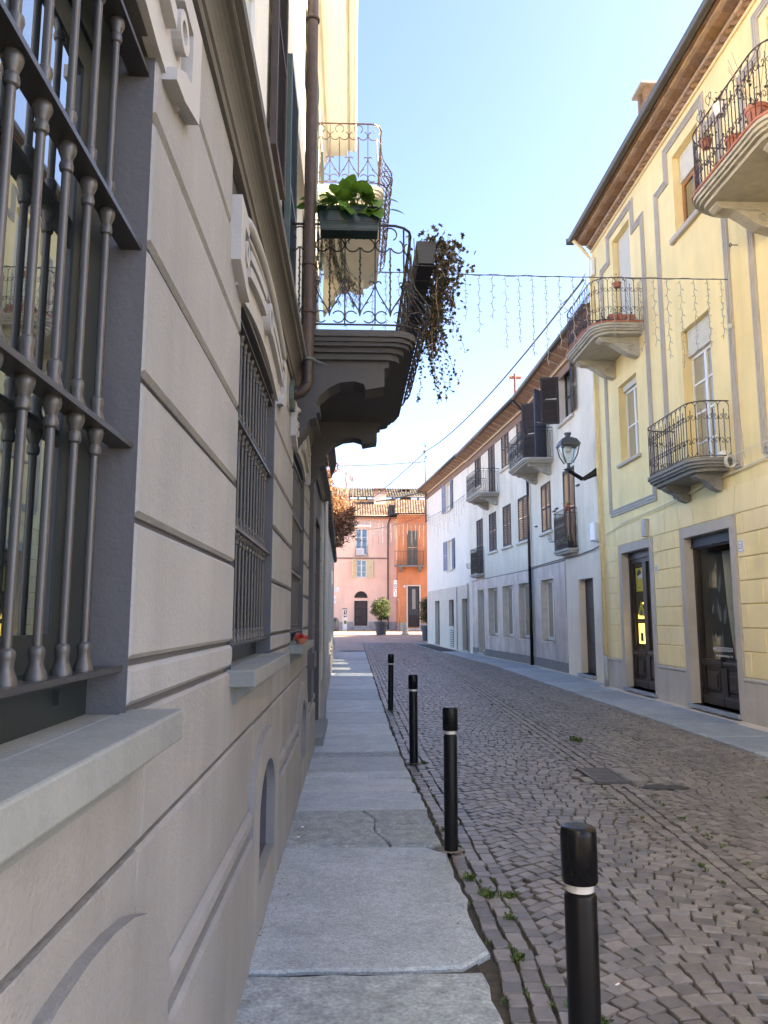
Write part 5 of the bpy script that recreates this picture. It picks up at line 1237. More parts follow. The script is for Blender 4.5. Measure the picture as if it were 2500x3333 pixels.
# eaves, gutter, roof shared shape
def eaves(F, L, z, par, over=.50, e0=0, e1=0, gm='gutter'):
    g = MB(); g.fbox(F, e0, L + e1, 0, .03, z - .42, z - .16); g.build('brick_frieze', 'brick', par)
    g = MB(); g.prism([(0, z - .16), (.06, z - .16), (.10, z - .06), (.10, z), (over, z + .16), (over, z + .20), (0, z + .1)], lambda p, s: F(s, p[0], p[1]), e0, L + e1); g.build('eaves_boards', 'brick', par)
    s = e0 + .2
    while s < L + e1:
        g = MB(); g.prism([(.11, z - .02), (over - .04, z + .13), (over - .04, z + .155), (.11, z + .0)], lambda p, q: F(q, p[0], p[1]), s, s + .09); g.build('rafter', 'brick_pale', par); s += .62
    g = MB(); g.tube([F(e0, over + .05, z + .19), F(L + e1, over + .05, z + .19)], .075, 12); g.build('gutter', gm, par, smooth=True)
    g = MB(); g.tube([F(e0, .10, z - .12), F(L + e1, .10, z - .12)], .022, 6); g.build('eaves_cable', 'pipe_yellow', par)
    # tiled roof: rows of half round tiles
    g = MB(); n = int((L + e1 - e0) / .22); sl = .38
    for i in range(n):
        s0 = e0 + (L + e1 - e0) * i / n; w_ = (L + e1 - e0) / n; d0, d1 = over, -4.5
        for k in range(5):
            a0 = pi * k / 5; a1 = pi * (k + 1) / 5; p = lambda a, d: F(s0 + w_ / 2 - w_ * .45 * cos(a), d, z + .22 + (over - d) * sl + w_ * .35 * sin(a))
            g.add([p(a0, d0), p(a1, d0), p(a1, d1), p(a0, d1)], [(0, 1, 2, 3)])
    g.add([F(e0, over, z + .215), F(L + e1, over, z + .215), F(L + e1, -4.5, z + .215 + (over + 4.5) * sl), F(e0, -4.5, z + .215 + (over + 4.5) * sl)], [(0, 1, 2, 3)])
    return g
g = eaves(F1, L1, HW - .12, wa); stuff(g.build('roof', 'roof_tile', wa, fix=False)); g = eaves(F2, L2, HW - .12, wa, e0=-.03); stuff(g.build('roof', 'roof_tile', wa, fix=False))
# downpipe in the middle of the white house, cables and pipes at its near corner
g = MB(); g.tube([F2(.02, .55, 9.45), F2(.02, .3, 9.2), F2(.02, .09, 9.0), F2(.02, .09, 6.9)], .05, 8); g.tube([F2(.02, .09, 6.9), F2(.02, .09, 3.4)], .05, 8); dp3 = g.build('downpipe', 'pipe_brown', wa, smooth=True)
g = MB(); g.tube([F2(.02, .09, 3.4), F2(.02, .09, 0)], .058, 8); g.build('pipe_foot', 'black_paint', dp3, smooth=True)
for z in (8.0, 6.5, 5.2, 4.3, 2.2): q = MB(); q.lathe([(.05, -.015), (.062, -.012), (.062, .012), (.05, .015)], F2(.02, .09, z), 8); q.build('collar', 'pipe_brown', dp3)
for (s, d, z0, z1, r, m) in [(.62, .05, .6, 5.2, .032, 'pvc'), (.50, .05, 0, 4.2, .045, 'pipe_grey'), (.75, .04, 2.4, 8.0, .025, 'pipe_grey'), (.36, .045, .5, 6.2, .03, 'pvc'), (.24, .05, 2.6, 5.0, .04, 'pvc'), (.86, .04, .5, 3.6, .05, 'enamel_white')]:
    g = MB(); g.tube([F1(s, d, z0), F1(s, d, z1)], r, 8); g.build('service_pipe', m, wa, smooth=True)
g = MB(); g.tube([F1(.36, .16, 0), F1(.36, .15, .35), F1(.40, .08, .55), F1(.5, .05, .62)], .06, 8); g.build('service_pipe', 'pvc', wa, smooth=True)
g = MB(); g.block(F1, 1.02, 1.38, 0, .16, 3.62, 4.12, .03); g.build('meter_box', 'enamel_white', wa); g = MB(); g.block(F1, .30, .52, .05, .16, 3.72, 4.05, .02); g.build('meter_box', 'stone_balcony', wa)
g = MB(); g.tube([F1(.6, .06, 3.5), F1(1.5, .05, 3.42), F1(2.8, .05, 3.38), F1(4.2, .06, 3.40), F1(L1, .06, 3.38)], .018, 5); g.build('facade_cable', 'steel_wire', wa)
for (s, z) in [(2.35, 5.35), (4.6, 5.0), (4.85, 4.95), (7.2, 4.75)]: g = MB(); g.fbox(F1, s + k0, s + k0 + .22, 0, .06, z, z + .04); g.build('shutter_catch', 'iron', wa)
# second white house
wb = thing('white_house', (5.1, 42, 0), 'cream white house with pale blue shutters and plain plaster band at street level', 'house')
C = dict(w1=(3.78, 5.05, 7.42, 8.98), w2=(3.50, 4.78, 4.20, 5.80), d1=(6.15, 8.2, .08, 2.62), w3=(3.30, 4.46, 1.2, 2.60), d2=(.25, 1.45, .08, 2.58))
C['d1'] = (6.9, 8.2, .08, 2.62)
g = MB(); wallmesh(g, F3, .01, L3, 3.25, HW, [C['w1'], C['w2']]); g.add([F3(L3, 0, 3.25), F3(L3, -12, 3.25), F3(L3, -12, HW), F3(L3, 0, HW)], [(0, 1, 2, 3)]); g.add([F3(0, -9, -.1), F3(L3, -12, -.1), F3(L3, -12, HW), F3(0, -9, HW)], [(0, 1, 2, 3)])
for q in (C['w1'], C['w2']): reveal(g, F3, q, 0, -.2)
g.build('upper_wall', 'white_warm', wb)
g = MB(); wallmesh(g, F3, .01, L3, -.1, 3.25, [C['d1'], C['d2'], C['w3']], d=.012); g.add([F3(L3, .012, -.1), F3(L3, -12, -.1), F3(L3, -12, 3.25), F3(L3, .012, 3.25)], [(0, 1, 2, 3)])
for q in (C['d1'], C['d2'], C['w3']): reveal(g, F3, q, .012, -.25)
g.build('lower_wall', 'white_low', wb)
for k in ('d1', 'd2'):
    a, b, z0, z1 = C[k]; g = MB(); g.fbox(F3, a + .004, b - .004, -.26, -.2, z0, z1 - .004)
    for x0, x1 in ((a + .08, (a + b) / 2 - .03), ((a + b) / 2 + .03, b - .08)):
        g.block(F3, x0, x1, -.205, -.18, z0 + .12, z0 + .8, .02)
    dr = g.build('door', 'door_brown', wb)
    for x0, x1 in ((a + .1, (a + b) / 2 - .05), ((a + b) / 2 + .05, b - .1)): g = MB(); g.fbox(F3, x0, x1, -.2, -.193, z0 + .95, z1 - .15); g.build('pane', 'glass', dr)
    g = MB(); g.fbox(F3, a - .04, b + .04, -.25, .06, -.05, .075); g.build('door_step', 'slab', wb)
plainwin(F3, C['w3'], -.2, 'door_brown', wb, fw=.08); g = MB(); g.fbox(F3, C['w3'][0] - .04, C['w3'][1] + .04, -.2, .06, 1.13, 1.198); g.build('window_sill', 'travertine', wb)
g = MB(); g.fbox(F3, 3.35, 4.25, .012, .03, .12, 1.02); vt = g.build('vent_grille', 'stone_dark', wb)
for i in range(9): g = MB(); g.fbox(F3, 3.4, 4.2, .03, .055, .16 + i * .095, .20 + i * .095); g.build('vent_slat', 'travertine', vt)
for k in ('w1', 'w2'):
    a, b, z0, z1 = C[k]; g = MB(); g.fbox(F3, a + .004, b - .004, -.2, -.16, z0 + .004, z1 - .004); g.build('inner_blind', 'white_warm', wb)
    for hs, an in ((a, 175), (b, 5)): 
        t = F3.t * cos(radians(an)) + F3.n * sin(radians(an)); louvre(Fr(F3(hs, .02, 0), t, (t.y, -t.x)), 0, .62, -.02, .02, z0, z1, 'shutter_blue', wb, pitch=.07, stile=.07)
    g = MB(); g.block(F3, a - .1, b + .1, 0, .07, z0 - .08, z0 - .004, .015); g.build('window_sill', 'travertine', wb)
g = eaves(F3, L3, HW - .08, wb, e0=-.03, e1=.5, over=.50); stuff(g.build('roof', 'roof_tile', wb, fix=False))
g = MB(); e_ = L3; g.prism([(0, HW - .5), (.0, HW), (-.0, HW)], lambda p, s: F3(s, p[0], p[1]), 0, .01) if False else None
g = MB(); g.add([F3(L3 - .01, 0, HW - .2), F3(L3 - .01, -10, HW - .2), F3(L3 - .01, -4.5, HW + 1.95)], [(0, 1, 2)]); g.build('gable', 'white_warm', wb)
g = MB(); g.tube([F3(.1, .05, 0), F3(.1, .05, 3.3)], .03, 6); g.tube([F3(2.45, .05, 0), F3(2.45, .05, 3.2)], .025, 6); g.build('service_pipe', 'pipe_grey', wb, smooth=True)
# iron mast with insulators on the corner of the second white house
t = thing('service_mast', tuple(F3(L3 - .4, .12, 8.0)), 'iron cable mast bracketed to the corner of the house with blue shutters', 'mast')
c0 = F3(L3 - .4, .14, 0); up = lambda z: Vector((c0.x, c0.y, z))
g = MB(); g.tube([up(7.5), up(12.6)], .05, 8); g.build('pole', 'steel_wire', t, smooth=True)
for z in (7.6, 7.9, 9.3): g = MB(); g.tube([up(z) - F3.t * .5, up(z) + F3.t * .3], .022, 5); g.build('bracket', 'steel_wire', t)
for i in range(5): g = MB(); a = i * 1.3; g.lathe([(.03, 0), (.07, .03), (.07, .12), (.03, .16)], up(11.6 + i * .17) + Vector((.12 * cos(a), .12 * sin(a), 0)), 8); g.build('insulator', 'pvc', t)
# chimney cross/pipe on the white roof
t = thing('roof_vent', tuple(F2(-1.3, -.2, 9.9)), 'rusty T-shaped vent pipe on the white house roof edge', 'vent pipe'); g = MB(); b_ = F2(1.2, .1, 9.75); g.tube([b_, b_ + Vector((0, 0, 1.15))], .06, 6); g.tube([b_ + Vector((-.22, 0, 1.0)), b_ + Vector((.22, 0, 1.0))], .06, 6); g.build('pipe', 'terracotta', t)
# ---------------------------------------------------------------- wall lantern
lc = F1(1.05, 0, 5.45)
t = thing('street_lamp', tuple(lc), 'grey lantern on an angled black bracket fixed to the white house corner', 'street lamp')
p0 = lc; p1 = lc + F1.n * .38 + F1.t * .06 - Vector((0, 0, .20)); p2 = lc + F1.n * .74 + F1.t * .08 + Vector((0, 0, .03))
g = MB(); g.tube([p0, p0.lerp(p1, .3), p1], .12, 8, r1=.055); g.tube([p1, p2], .055, 8, r1=.05); g.build('bracket', 'black_paint', t, smooth=35)
b_ = p2 + Vector((0, 0, .04)); g = MB(); g.lathe([(.02, -.06), (.14, .0), (.05, .04), (.04, .14), (.06, .16)], b_, 10); g.build('holder', 'lamp_metal', t, smooth=35)
b_ = b_ + Vector((0, 0, .16))
g = MB(); w0, w1, hh = .09, .235, .47
cr = lambda w_, z: [b_ + Vector((sx * w_, sy * w_, z)) for sx, sy in ((-1, -1), (1, -1), (1, 1), (-1, 1))]
for i in range(4):
    g = MB(); a, b = cr(w0, 0)[i], cr(w1, hh)[i]; m_ = a.lerp(b, .45) + Vector(((a - b_).x, (a - b_).y, 0)) * .35; g.tube([a, m_, b], .02, 5); g.build('frame_bar', 'lamp_metal', t)
gl = MB(); q = cr(w0 * .9, .01) + cr(w1 * .93, hh); gl.add(q, [(i, (i + 1) % 4, 4 + (i + 1) % 4, 4 + i) for i in range(4)]); gl.build('glass', 'glass_clear', t)
g = MB(); q = cr(w1 * 1.12, hh) + cr(w1 * 1.12, hh + .04) + cr(w1 * .80, hh + .17) + cr(w1 * .38, hh + .23); g.add(q, [(3, 2, 1, 0), (12, 13, 14, 15)] + [(4 * k + i, 4 * k + (i + 1) % 4, 4 * k + 4 + (i + 1) % 4, 4 * k + 4 + i) for k in range(3) for i in range(4)]); g.build('hood', 'lamp_metal', t)
g = MB(); g.lathe([(.07, 0), (.07, .05), (.10, .11), (.10, .13)], b_ + Vector((0, 0, hh + .225)), 10); g.build('finial', 'lamp_metal', t, smooth=35)
g = MB(); g.lathe([(.03, hh - .2), (.09, hh - .15), (.1, hh - .02)], b_, 10); g.build('bulb', 'enamel_white', t, smooth=True)
# ================================================================ houses round the square
def roofslope(F, L, zE, over, run, rise, e0=0, e1=0, pitch=.24):
    """half-round tiles laid up a slope: every tile row is real"""
    g = MB(); n = int((L + e1 - e0) / pitch); m = int(sqrt(run ** 2 + rise ** 2) / .45); R = random.Random(n)
    for i in range(n):
        s0 = e0 + (L + e1 - e0) * i / n; w_ = (L + e1 - e0) / n
        for j in range(m):
            dA = over - (run + over) * j / m; dB = over - (run + over) * (j + 1.15) / m; zA = zE + (rise) * j / m + .05 + R.uniform(-.012, .012); zB = zE + rise * (j + 1.15) / m
            k = len(g.v)
            for d, z in ((dA, zA), (dB, zB)):
                for q in range(5): a = pi * q / 4; g.v.append(tuple(F(s0 + w_ / 2 - w_ * .46 * cos(a), d, z + w_ * .36 * sin(a))))
            g.f += [(k + q, k + q + 1, k + 6 + q, k + 5 + q) for q in range(4)]
    g.add([F(e0, over, zE), F(L + e1, over, zE), F(L + e1, -run, zE + rise), F(e0, -run, zE + rise)], [(0, 1, 2, 3)])
    return g
FP = Fr((-9, 70), (1, 0), (0, -1)); px_ = lambda x: x + 9
pk = thing('pink_house', (0, 70, .65), 'pink house with arched fanlight door and cream shutters facing down the street', 'house')
ops = [(.20 + 9, 1.33 + 9, 7.33, 9.83), (.30 + 9, 1.23 + 9, 5.29, 6.94), (.13 + 9, 1.34 + 9, .97, 3.21), (-6 + 9, -4.9 + 9, 5.29, 6.94), (-6 + 9, -4.9 + 9, 7.6, 9.6)]
g = MB(); wallmesh(g, FP, 0, 12.95, .3, 10.95, ops)
for q in ops: reveal(g, FP, q, 0, -.18)
g.add([FP(0, 0, .3), FP(0, -9, .3), FP(0, -9, 10.95), FP(0, 0, 10.95)], [(0, 1, 2, 3)]); g.add([FP(0, -9, .3), FP(16, -9, .3), FP(16, -9, 10.95), FP(0, -9, 10.95)], [(0, 1, 2, 3)])
g.build('wall', 'pink', pk)
g = MB()
for a, b in ((0, px_(.05)), (px_(1.42), 12.95)): g.fbox(FP, a, b, 0, .04, .3, 1.33)
g.build('plinth', 'stone_plinth', pk)
q = ops[0]; w_ = plainwin(FP, q, -.12, 'frame_white', pk, bars=2, fw=.1); g = MB(); g.fbox(FP, q[0] - .08, q[1] + .08, 0, .12, q[2] - .1, q[2]); g.build('window_sill', 'stone_plinth', pk)
g = MB(); g.fbox(FP, q[0] + .1, q[0] + .8, -.08, .22, 7.36, 7.95)
ac = g.build('air_conditioner', 'frame_white', pk); 
for i in range(6): g = MB(); g.fbox(FP, q[0] + .15, q[0] + .75, .22, .235, 7.42 + i * .08, 7.46 + i * .08); g.build('fin', 'pipe_grey', ac)
g = MB(); g.prism([(q[0] - .1, 9.9), (q[1] + .25, 9.9), (q[1] + .35, 10.1), (q[0] - .1, 10.15)], lambda p, d: FP(p[0], d, p[1]), 0, .25); g.build('awning_box', 'cream', pk)
g = MB()
for k in range(8): s = lerp(q[0], q[1], k / 7); g.tube([FP(s, .1, 7.35), FP(s, .1, 8.15)], .012, 4)
g.tube([FP(q[0], .1, 8.15), FP(q[1], .1, 8.15)], .015, 4); g.build('window_rail', 'iron_brown', pk)
q = ops[1]; plainwin(FP, q, -.12, 'frame_white', pk, bars=2, fw=.08)
for hs, an, wd in ((q[0], 125, .6), (q[1], 10, .62)):
    t_ = FP.t * cos(radians(an)) + FP.n * sin(radians(an)); Fh = Fr(FP(hs, .03, 0), t_, (t_.y, -t_.x)); louvre(Fh, 0, wd, -.025, .025, q[2], q[3], 'shutter_cream', pk, pitch=.09, stile=.08)
q = ops[2]; a, b, z0, z1 = q; g = MB(); g.fbox(FP, a + .004, b - .004, -.18, -.14, z0, z1 - .004)
for k in range(2):
    x0, x1 = (a + .06, (a + b) / 2 - .03) if k == 0 else ((a + b) / 2 + .03, b - .06)
    for zz in ((1.1, 1.62), (1.75, 2.4), (2.5, 3.1)): g.block(FP, x0 + .02, x1 - .02, -.145, -.105, zz[0], zz[1], .03)
g.build('door', 'door_brown', pk)
g = MB(); g.fbox(FP, a - .08, a, 0, .035, z0 - .1, z1 + .06); g.fbox(FP, b, b + .08, 0, .035, z0 - .1, z1 + .06); g.fbox(FP, a, b, 0, .035, z1, z1 + .06); g.build('door_surround', 'white_low', pk)
g = MB(); g.fbox(FP, a - .05, b + .35, .0, .5, .62, .74); g.fbox(FP, a - .05, b + .1, 0, .25, .741, .96); g.build('door_step', 'stone_plinth', pk)
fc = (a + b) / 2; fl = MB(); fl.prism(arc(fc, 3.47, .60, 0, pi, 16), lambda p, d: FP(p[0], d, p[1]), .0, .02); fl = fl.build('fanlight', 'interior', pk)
g = MB(); g.ring(arc(fc, 3.47, .66, 0, pi, 16) + [(fc - .66, 3.42), (fc + .66, 3.42)], arc(fc, 3.47, .60, 0, pi, 16) + [(fc - .60, 3.47), (fc + .60, 3.47)], lambda p, d: FP(p[0], d, p[1]), .0, .04); g.build('arch', 'pink', fl)
for i in range(1, 8): an = pi * i / 8; g = MB(); g.tube([FP(fc + .12 * cos(an), .03, 3.47 + .12 * sin(an)), FP(fc + .6 * cos(an), .03, 3.47 + .6 * sin(an))], .022, 4); g.build('spoke', 'iron_brown', fl)
for q in ops[3:]: plainwin(FP, q, -.12, 'frame_white', pk, bars=2)
g = MB(); g.tube([FP(12.5, .6, 10.95), FP(12.3, .1, 10.5), FP(px_(3.18), .1, 10.2), FP(px_(3.18), .1, .66)], .055, 8); g.build('downpipe', 'pipe_brown', pk, smooth=True)
for z in (7.05, 7.12): g = MB(); g.tube([FP(0, .05, z), FP(px_(3.1), .05, z - .03)], .018, 4); g.build('facade_cable', 'pipe_brown', pk)
g = MB(); g.tube([FP(px_(-1.7), .04, 4.5), FP(px_(.05), .04, 4.5), FP(px_(.05), .04, 1.4)], .015, 4); g.build('facade_cable', 'pink', pk)
g = MB(); g.fbox(FP, 0, 13.4, 0, .5, 10.72, 10.80); g.build('eaves_boards', 'brick', pk)
g = MB(); g.tube([FP(0, .62, 10.90), FP(13.0, .62, 10.90)], .08, 8); g.build('gutter', 'pipe_brown', pk, smooth=True)
g = roofslope(FP, 13.2, 10.85, .6, 4.6, 2.1); stuff(g.build('roof', 'roof_tile', pk, fix=False))
g = MB(); g.box(2.0, 3.15, 73.4, 74.4, 11.5, 13.6); cq = g.build('chimney', 'pink', pk); g = MB(); g.box(1.9, 3.25, 73.3, 74.5, 13.6, 13.75); g.box(2.1, 2.4, 73.5, 74.3, 13.75, 14.05); g.box(2.75, 3.05, 73.5, 74.3, 13.75, 14.05); g.box(2.0, 3.15, 73.4, 74.4, 14.05, 14.15); g.build('chimney_top', 'brick', cq)
# plaques on the pink wall
for (x0, x1, z0, z1, txt) in ((-1.95, -1.25, 4.05, 4.42, 'PIAZZA'), (-1.98, -1.50, 3.0, 3.6, '')):
    g = MB(); g.fbox(FP, px_(x0), px_(x1), 0, .03, z0, z1); pq = g.build('wall_plaque', 'enamel_white', pk)
    for i in range(2 if txt else 4):
        zq = (z1 - .14 - i * .14) if txt else z0 + .12 + i * .09
        e = MB(); e.fbox(FP, px_(x0) + .08, px_(x1) - (.2 if i == 0 else .06), .031, .033, zq, zq + .05); e.build('text_line', 'pipe_grey', pq)
# orange house
FO = Fr((3.97, 68.6), (1, -.06), (-.06, -1)); 
oh = thing('orange_house', (5.5, 68.6, .6), 'orange house with iron balcony and lattice shop door beside the pink house', 'house')
ops = [(.85, 1.80, 6.33, 9.45), (.92, 1.95, .86, 4.48)]
g = MB(); wallmesh(g, FO, 0, 9, .3, 10.85, ops)
for q in ops: reveal(g, FO, q, 0, -.2)
g.add([FO(0, 0, .3), FO(0, -9, .3), FO(0, -9, 10.85), FO(0, 0, 10.85)], [(0, 1, 2, 3)]); g.build('wall', 'orange', oh)
g = MB(); g.fbox(FO, 0, .80, 0, .04, .3, 1.25); g.fbox(FO, 2.1, 9, 0, .04, .3, 1.25); g.build('plinth', 'stone_old', oh)
q = ops[0]; closed_pair(FO, q, .05, 'shutter_olive', oh)
ob = balcony(oh, FO, .75, -.3, 2.35, .05, 6.28, 'stone_dark', [(0, -.1, 0)]); 
for s in (.15, 1.85): g = MB(); g.prism([(0, 6.18), (.6, 6.18), (.6, 6.05), (.1, 5.72), (0, 5.72)], lambda p, s_: FO(s_, p[0], p[1]), s, s + .3); g.build('corbel', 'stone_dark', ob)
def mod_plain(w, H, last): return [([(-w / 2, 0), (-w / 2, H)], .011, 4)]
railing(ob, FO, plan(.75, -.3, 2.35, .05, .03), 6.30, 1.25, mod_plain, .14, 'iron_brown', rail_r=.018)
q = ops[1]; a, b, z0, z1 = q; g = MB(); g.fbox(FO, a - .12, a, 0, .05, z0 - .2, z1 + .1); g.fbox(FO, b, b + .12, 0, .05, z0 - .2, z1 + .1); g.fbox(FO, a, b, 0, .05, z1, z1 + .1); g.fbox(FO, a - .12, b + .12, 0, .12, z0 - .3, z0 - .2 + .1); g.build('door_surround', 'travertine', oh)
g = MB(); g.fbox(FO, a + .004, b - .004, -.2, -.12, z0, z0 + 1.05); g.fbox(FO, a + .004, a + .1, -.2, -.12, z0 + 1.05, z1 - .004); g.fbox(FO, b - .1, b - .004, -.2, -.12, z0 + 1.05, z1 - .004)
for i in range(6): g.block(FO, a + .1, b - .1, -.12, -.09, z0 + .1 + i * .15, z0 + .22 + i * .15, .02)
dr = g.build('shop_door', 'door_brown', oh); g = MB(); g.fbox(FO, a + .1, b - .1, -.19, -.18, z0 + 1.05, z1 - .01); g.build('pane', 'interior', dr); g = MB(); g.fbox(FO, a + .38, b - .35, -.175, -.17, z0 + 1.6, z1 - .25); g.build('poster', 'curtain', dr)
g = MB()
for i in range(-6, 26):
    z = z0 + 1.0 + i * .20
    for sg in (1, -1):
        pa, pb = (a + .1, z), (b - .1, z + sg * .83)
        def clip(p, q_): 
            t0, t1 = 0, 1; dz = q_[1] - p[1]
            for lim, up_ in ((z0 + 1.06, 0), (z1 - .02, 1)):
                t = (lim - p[1]) / dz
                if (dz > 0) == (not up_): t0 = max(t0, t)
                else: t1 = min(t1, t)
            return (t0, t1) if t1 > t0 else None
        c_ = clip(pa, pb)
        if c_: g.tube([FO(lerp(pa[0], pb[0], c_[k]), -.10, lerp(pa[1], pb[1], c_[k])) for k in (0, 1)], .012, 4)
g.build('lattice', 'zinc', dr, fix=False)
g = MB(); g.fbox(FO, -.02, 9, 0, .12, 10.35, 10.6); g.fbox(FO, -.02, 9, 0, .28, 10.601, 10.85); g.build('cornice', 'orange', oh)
g = roofslope(FO, 9, 10.88, .55, 4.6, 2.0, e0=-.25); stuff(g.build('roof', 'roof_tile', oh, fix=False))
g = MB(); g.fbox(FO, .55, .70, 0, .04, 4.35, 4.55); g.build('number_plate', 'enamel_white', oh)
# ochre house behind
oc = thing('ochre_house', (2, 80, .8), 'ochre house with grey tiled roof rising behind the pink and orange roofs', 'house')
FC = Fr((-12, 80), (1, 0), (0, -1))
g = MB(); g.box(-12, 14, 80, 92, .3, 14.1); g.build('wall', 'ochre', oc)
g = roofslope(FC, 26, 14.2, .7, 5.0, 1.9, e0=0, e1=.2, pitch=.28); stuff(g.build('roof', 'roof_tile_grey', oc, fix=False))
g = MB(); g.tube([FC(0, .8, 14.22), FC(26, .8, 14.22)], .09, 8); g.build('gutter', 'pipe_brown', oc, smooth=True)
for i in range(16): g = MB(); g.fbox(FC, 11.5 + i * .9, 11.68 + i * .9, 0, .65, 14.0, 14.15); g.build('rafter', 'door_brown', oc)
for (x, y, z, wd, h, hd2) in ((5.7, 82.5, 14.4, .55, 1.1, .35), (3.2, 83.5, 14.9, .15, .9, .0)):
    g = MB(); g.box(x - wd, x + wd, y - wd * .7, y + wd * .7, z, z + h * .75); cq = g.build('chimney', 'white_low', oc)
    if hd2:
        for k in (-.9, -.05, .8): g = MB(); g.box(x + k * wd, x + k * wd + wd * .12, y - wd * .6, y + wd * .6, z + h * .75, z + h); g.build('chimney_pier', 'white_low', cq)
        g = MB(); g.box(x - wd * 1.1, x + wd * 1.1, y - wd * .8, y + wd * .8, z + h, z + h + .08); g.build('chimney_cap', 'roof_tile', cq)
t = thing('satellite_dish', (-.2, 79.6, 15.2), 'satellite dish standing above the ochre roof by the bare trees', 'satellite dish'); c = Vector((-.1, 79.5, 16.4))
g = MB(); n = 16; g.v = [tuple(c + Vector((.38 * r * cos(2 * pi * i / n), .12 * r * r, .5 * r * sin(2 * pi * i / n)))) for r in (.3, .7, 1.) for i in range(n)]; g.f = [tuple(range(n))] + [(k * n + i, k * n + (i + 1) % n, (k + 1) * n + (i + 1) % n, (k + 1) * n + i) for k in range(2) for i in range(n)]; g.build('dish', 'pvc', t, smooth=True)
g = MB(); g.tube([c, c - Vector((0, 0, 2.0))], .04, 6); g.tube([c - Vector((0, 0, .4)), c + Vector((0, -.5, 0))], .02, 4); g.build('pole', 'steel_wire', t)
# house blocks added out of view: their edges and slope shape the sun patch
for (x0, x1, ends, lab) in ((13.5, 24, ((30, 13.5), (48, 13.5), (59, 8.0)), 'unseen pale house block added to shade the square, roof sloped to slant the sun patch'), (13.5, 26, ((64.5, 13.5), (82, 13.5)), 'unseen tall pale house block added to shade the square beyond the sun patch')):
    t = thing('shade_house', ((x0 + x1) / 2, (ends[0][0] + ends[-1][0]) / 2, 0), lab, 'house'); n = len(ends); g = MB()
    g.v = [(x, y, z) for x in (x0, x1) for y, h in ends for z in (-.1, h)]
    for i in range(n - 1):
        a = 2 * i; g.f += [(a, a + 2, a + 3, a + 1), (2 * n + a, 2 * n + a + 2, 2 * n + a + 3, 2 * n + a + 1)]
    g.f += [(0, 1, 2 * n + 1, 2 * n), (2 * n - 2, 2 * n - 1, 4 * n - 1, 4 * n - 2)]; g.build('wall', 'white_warm', t)
    g = MB()
    for (ya, ha), (yb, hb) in zip(ends, ends[1:]): g.add([(x0 - .3, ya, ha + .01), (x1 + .3, ya, ha + .01), (x1 + .3, yb, hb + .01), (x0 - .3, yb, hb + .01), (x0 - .3, ya, ha + .2), (x1 + .3, ya, ha + .2), (x1 + .3, yb, hb + .2), (x0 - .3, yb, hb + .2)], [(0, 1, 2, 3), (4, 5, 6, 7), (0, 3, 7, 4), (1, 2, 6, 5), (0, 1, 5, 4), (3, 2, 6, 7)])
    g.build('roof', 'roof_tile', t)
# ================================================================ things in the square
rq = random.Random(17)
def shrub(loc, label, rad, pr, ph, trunk_z, ztop, seed):
    t = thing('potted_shrub', loc, label, 'potted shrub', 'potted shrubs in the square'); L0 = Vector(loc); R = random.Random(seed)
    g = MB(); g.lathe([(pr * .66, 0), (pr * .88, ph * .78), (pr, ph * .78), (pr, ph), (pr * .93, ph), (pr * .9, ph * .9)], loc, 24); g.build('pot', 'pot_grey', t, smooth=35)
    g = MB(); g.tube([L0 + Vector((0, 0, ph * .85)), L0 + Vector((.03, 0, ztop * .65))], .05, 6, r1=.03)
    c = L0 + Vector((0, 0, (ztop + trunk_z) / 2)); hz = (ztop - trunk_z) / 2
    for _ in range(24): e = c + Vector((R.gauss(0, 1), R.gauss(0, 1), R.gauss(0, 1))).normalized() * rad * .8; g.tube([L0 + Vector((0, 0, trunk_z)), c.lerp(e, .4), e], .02, 3, r1=.006)
    g.build('trunk', 'bark', t, fix=False)
    lv = MB()
    bl = [(Vector((R.gauss(0, 1), R.gauss(0, 1), R.gauss(0, 1))).normalized(), R.uniform(.25, .42)) for _ in range(26)]
    for _ in range(7000):
        if R.random() < .75:
            b, br = R.choice(bl); d = b * (1 - br * .75) + Vector((R.gauss(0, 1), R.gauss(0, 1), R.gauss(0, 1))).normalized() * br * R.random() ** .4
        else: d = Vector((R.gauss(0, 1), R.gauss(0, 1), R.gauss(0, 1))).normalized() * R.random() ** .35 * .92
        p = c + Vector((d.x * rad, d.y * rad, d.z * hz)); a = R.uniform(0, 2 * pi); leaf(lv, p, Vector((cos(a), sin(a), R.uniform(-.4, .9))), R.uniform(.07, .12), .045, .3, n=2, roll=R.uniform(-1, 1))
    stuff(lv.build('foliage', 'leaf_shrub', t, fix=False))
shrub((2.12, 58, .41), 'round evergreen shrub in a big grey pot before the pink house', .80, .53, 1.0, .95, 2.85, 3)
shrub((4.85, 50, gz(50)), 'evergreen shrub in a grey pot half hidden by the blue-shuttered house', .72, .48, .95, .9, 2.85, 4)
t = thing('guard_stone', (4.0, 59, gz(59)), 'worn conical guard stone standing before the orange house', 'guard stone')
g = MB(); g.lathe([(.30, -.1), (.30, .06), (.24, .12), (.21, .45), (.17, .75), (.10, .90), (.03, .93)], (4.0, 59, gz(59)), 12); o = g.build('stone', 'stone_old', t, smooth=40)
t = thing('parking_meter', (-.68, 67, gz(67)), 'grey parking ticket machine against the pink wall', 'parking meter'); z = gz(67); x = -.68
g = MB(); g.box(x - .19, x + .19, 66.85, 67.15, z, z + 1.82); g.build('cabinet', 'meter_grey', t)
g = MB(); g.box(x - .23, x + .20, 66.80, 67.2, z + 1.83, z + 1.90); g.build('top', 'pipe_brown', t); g = MB(); g.box(x - .08, x + .17, 66.83, 66.845, z + 1.15, z + 1.72); pn = g.build('panel', 'plastic_black', t)
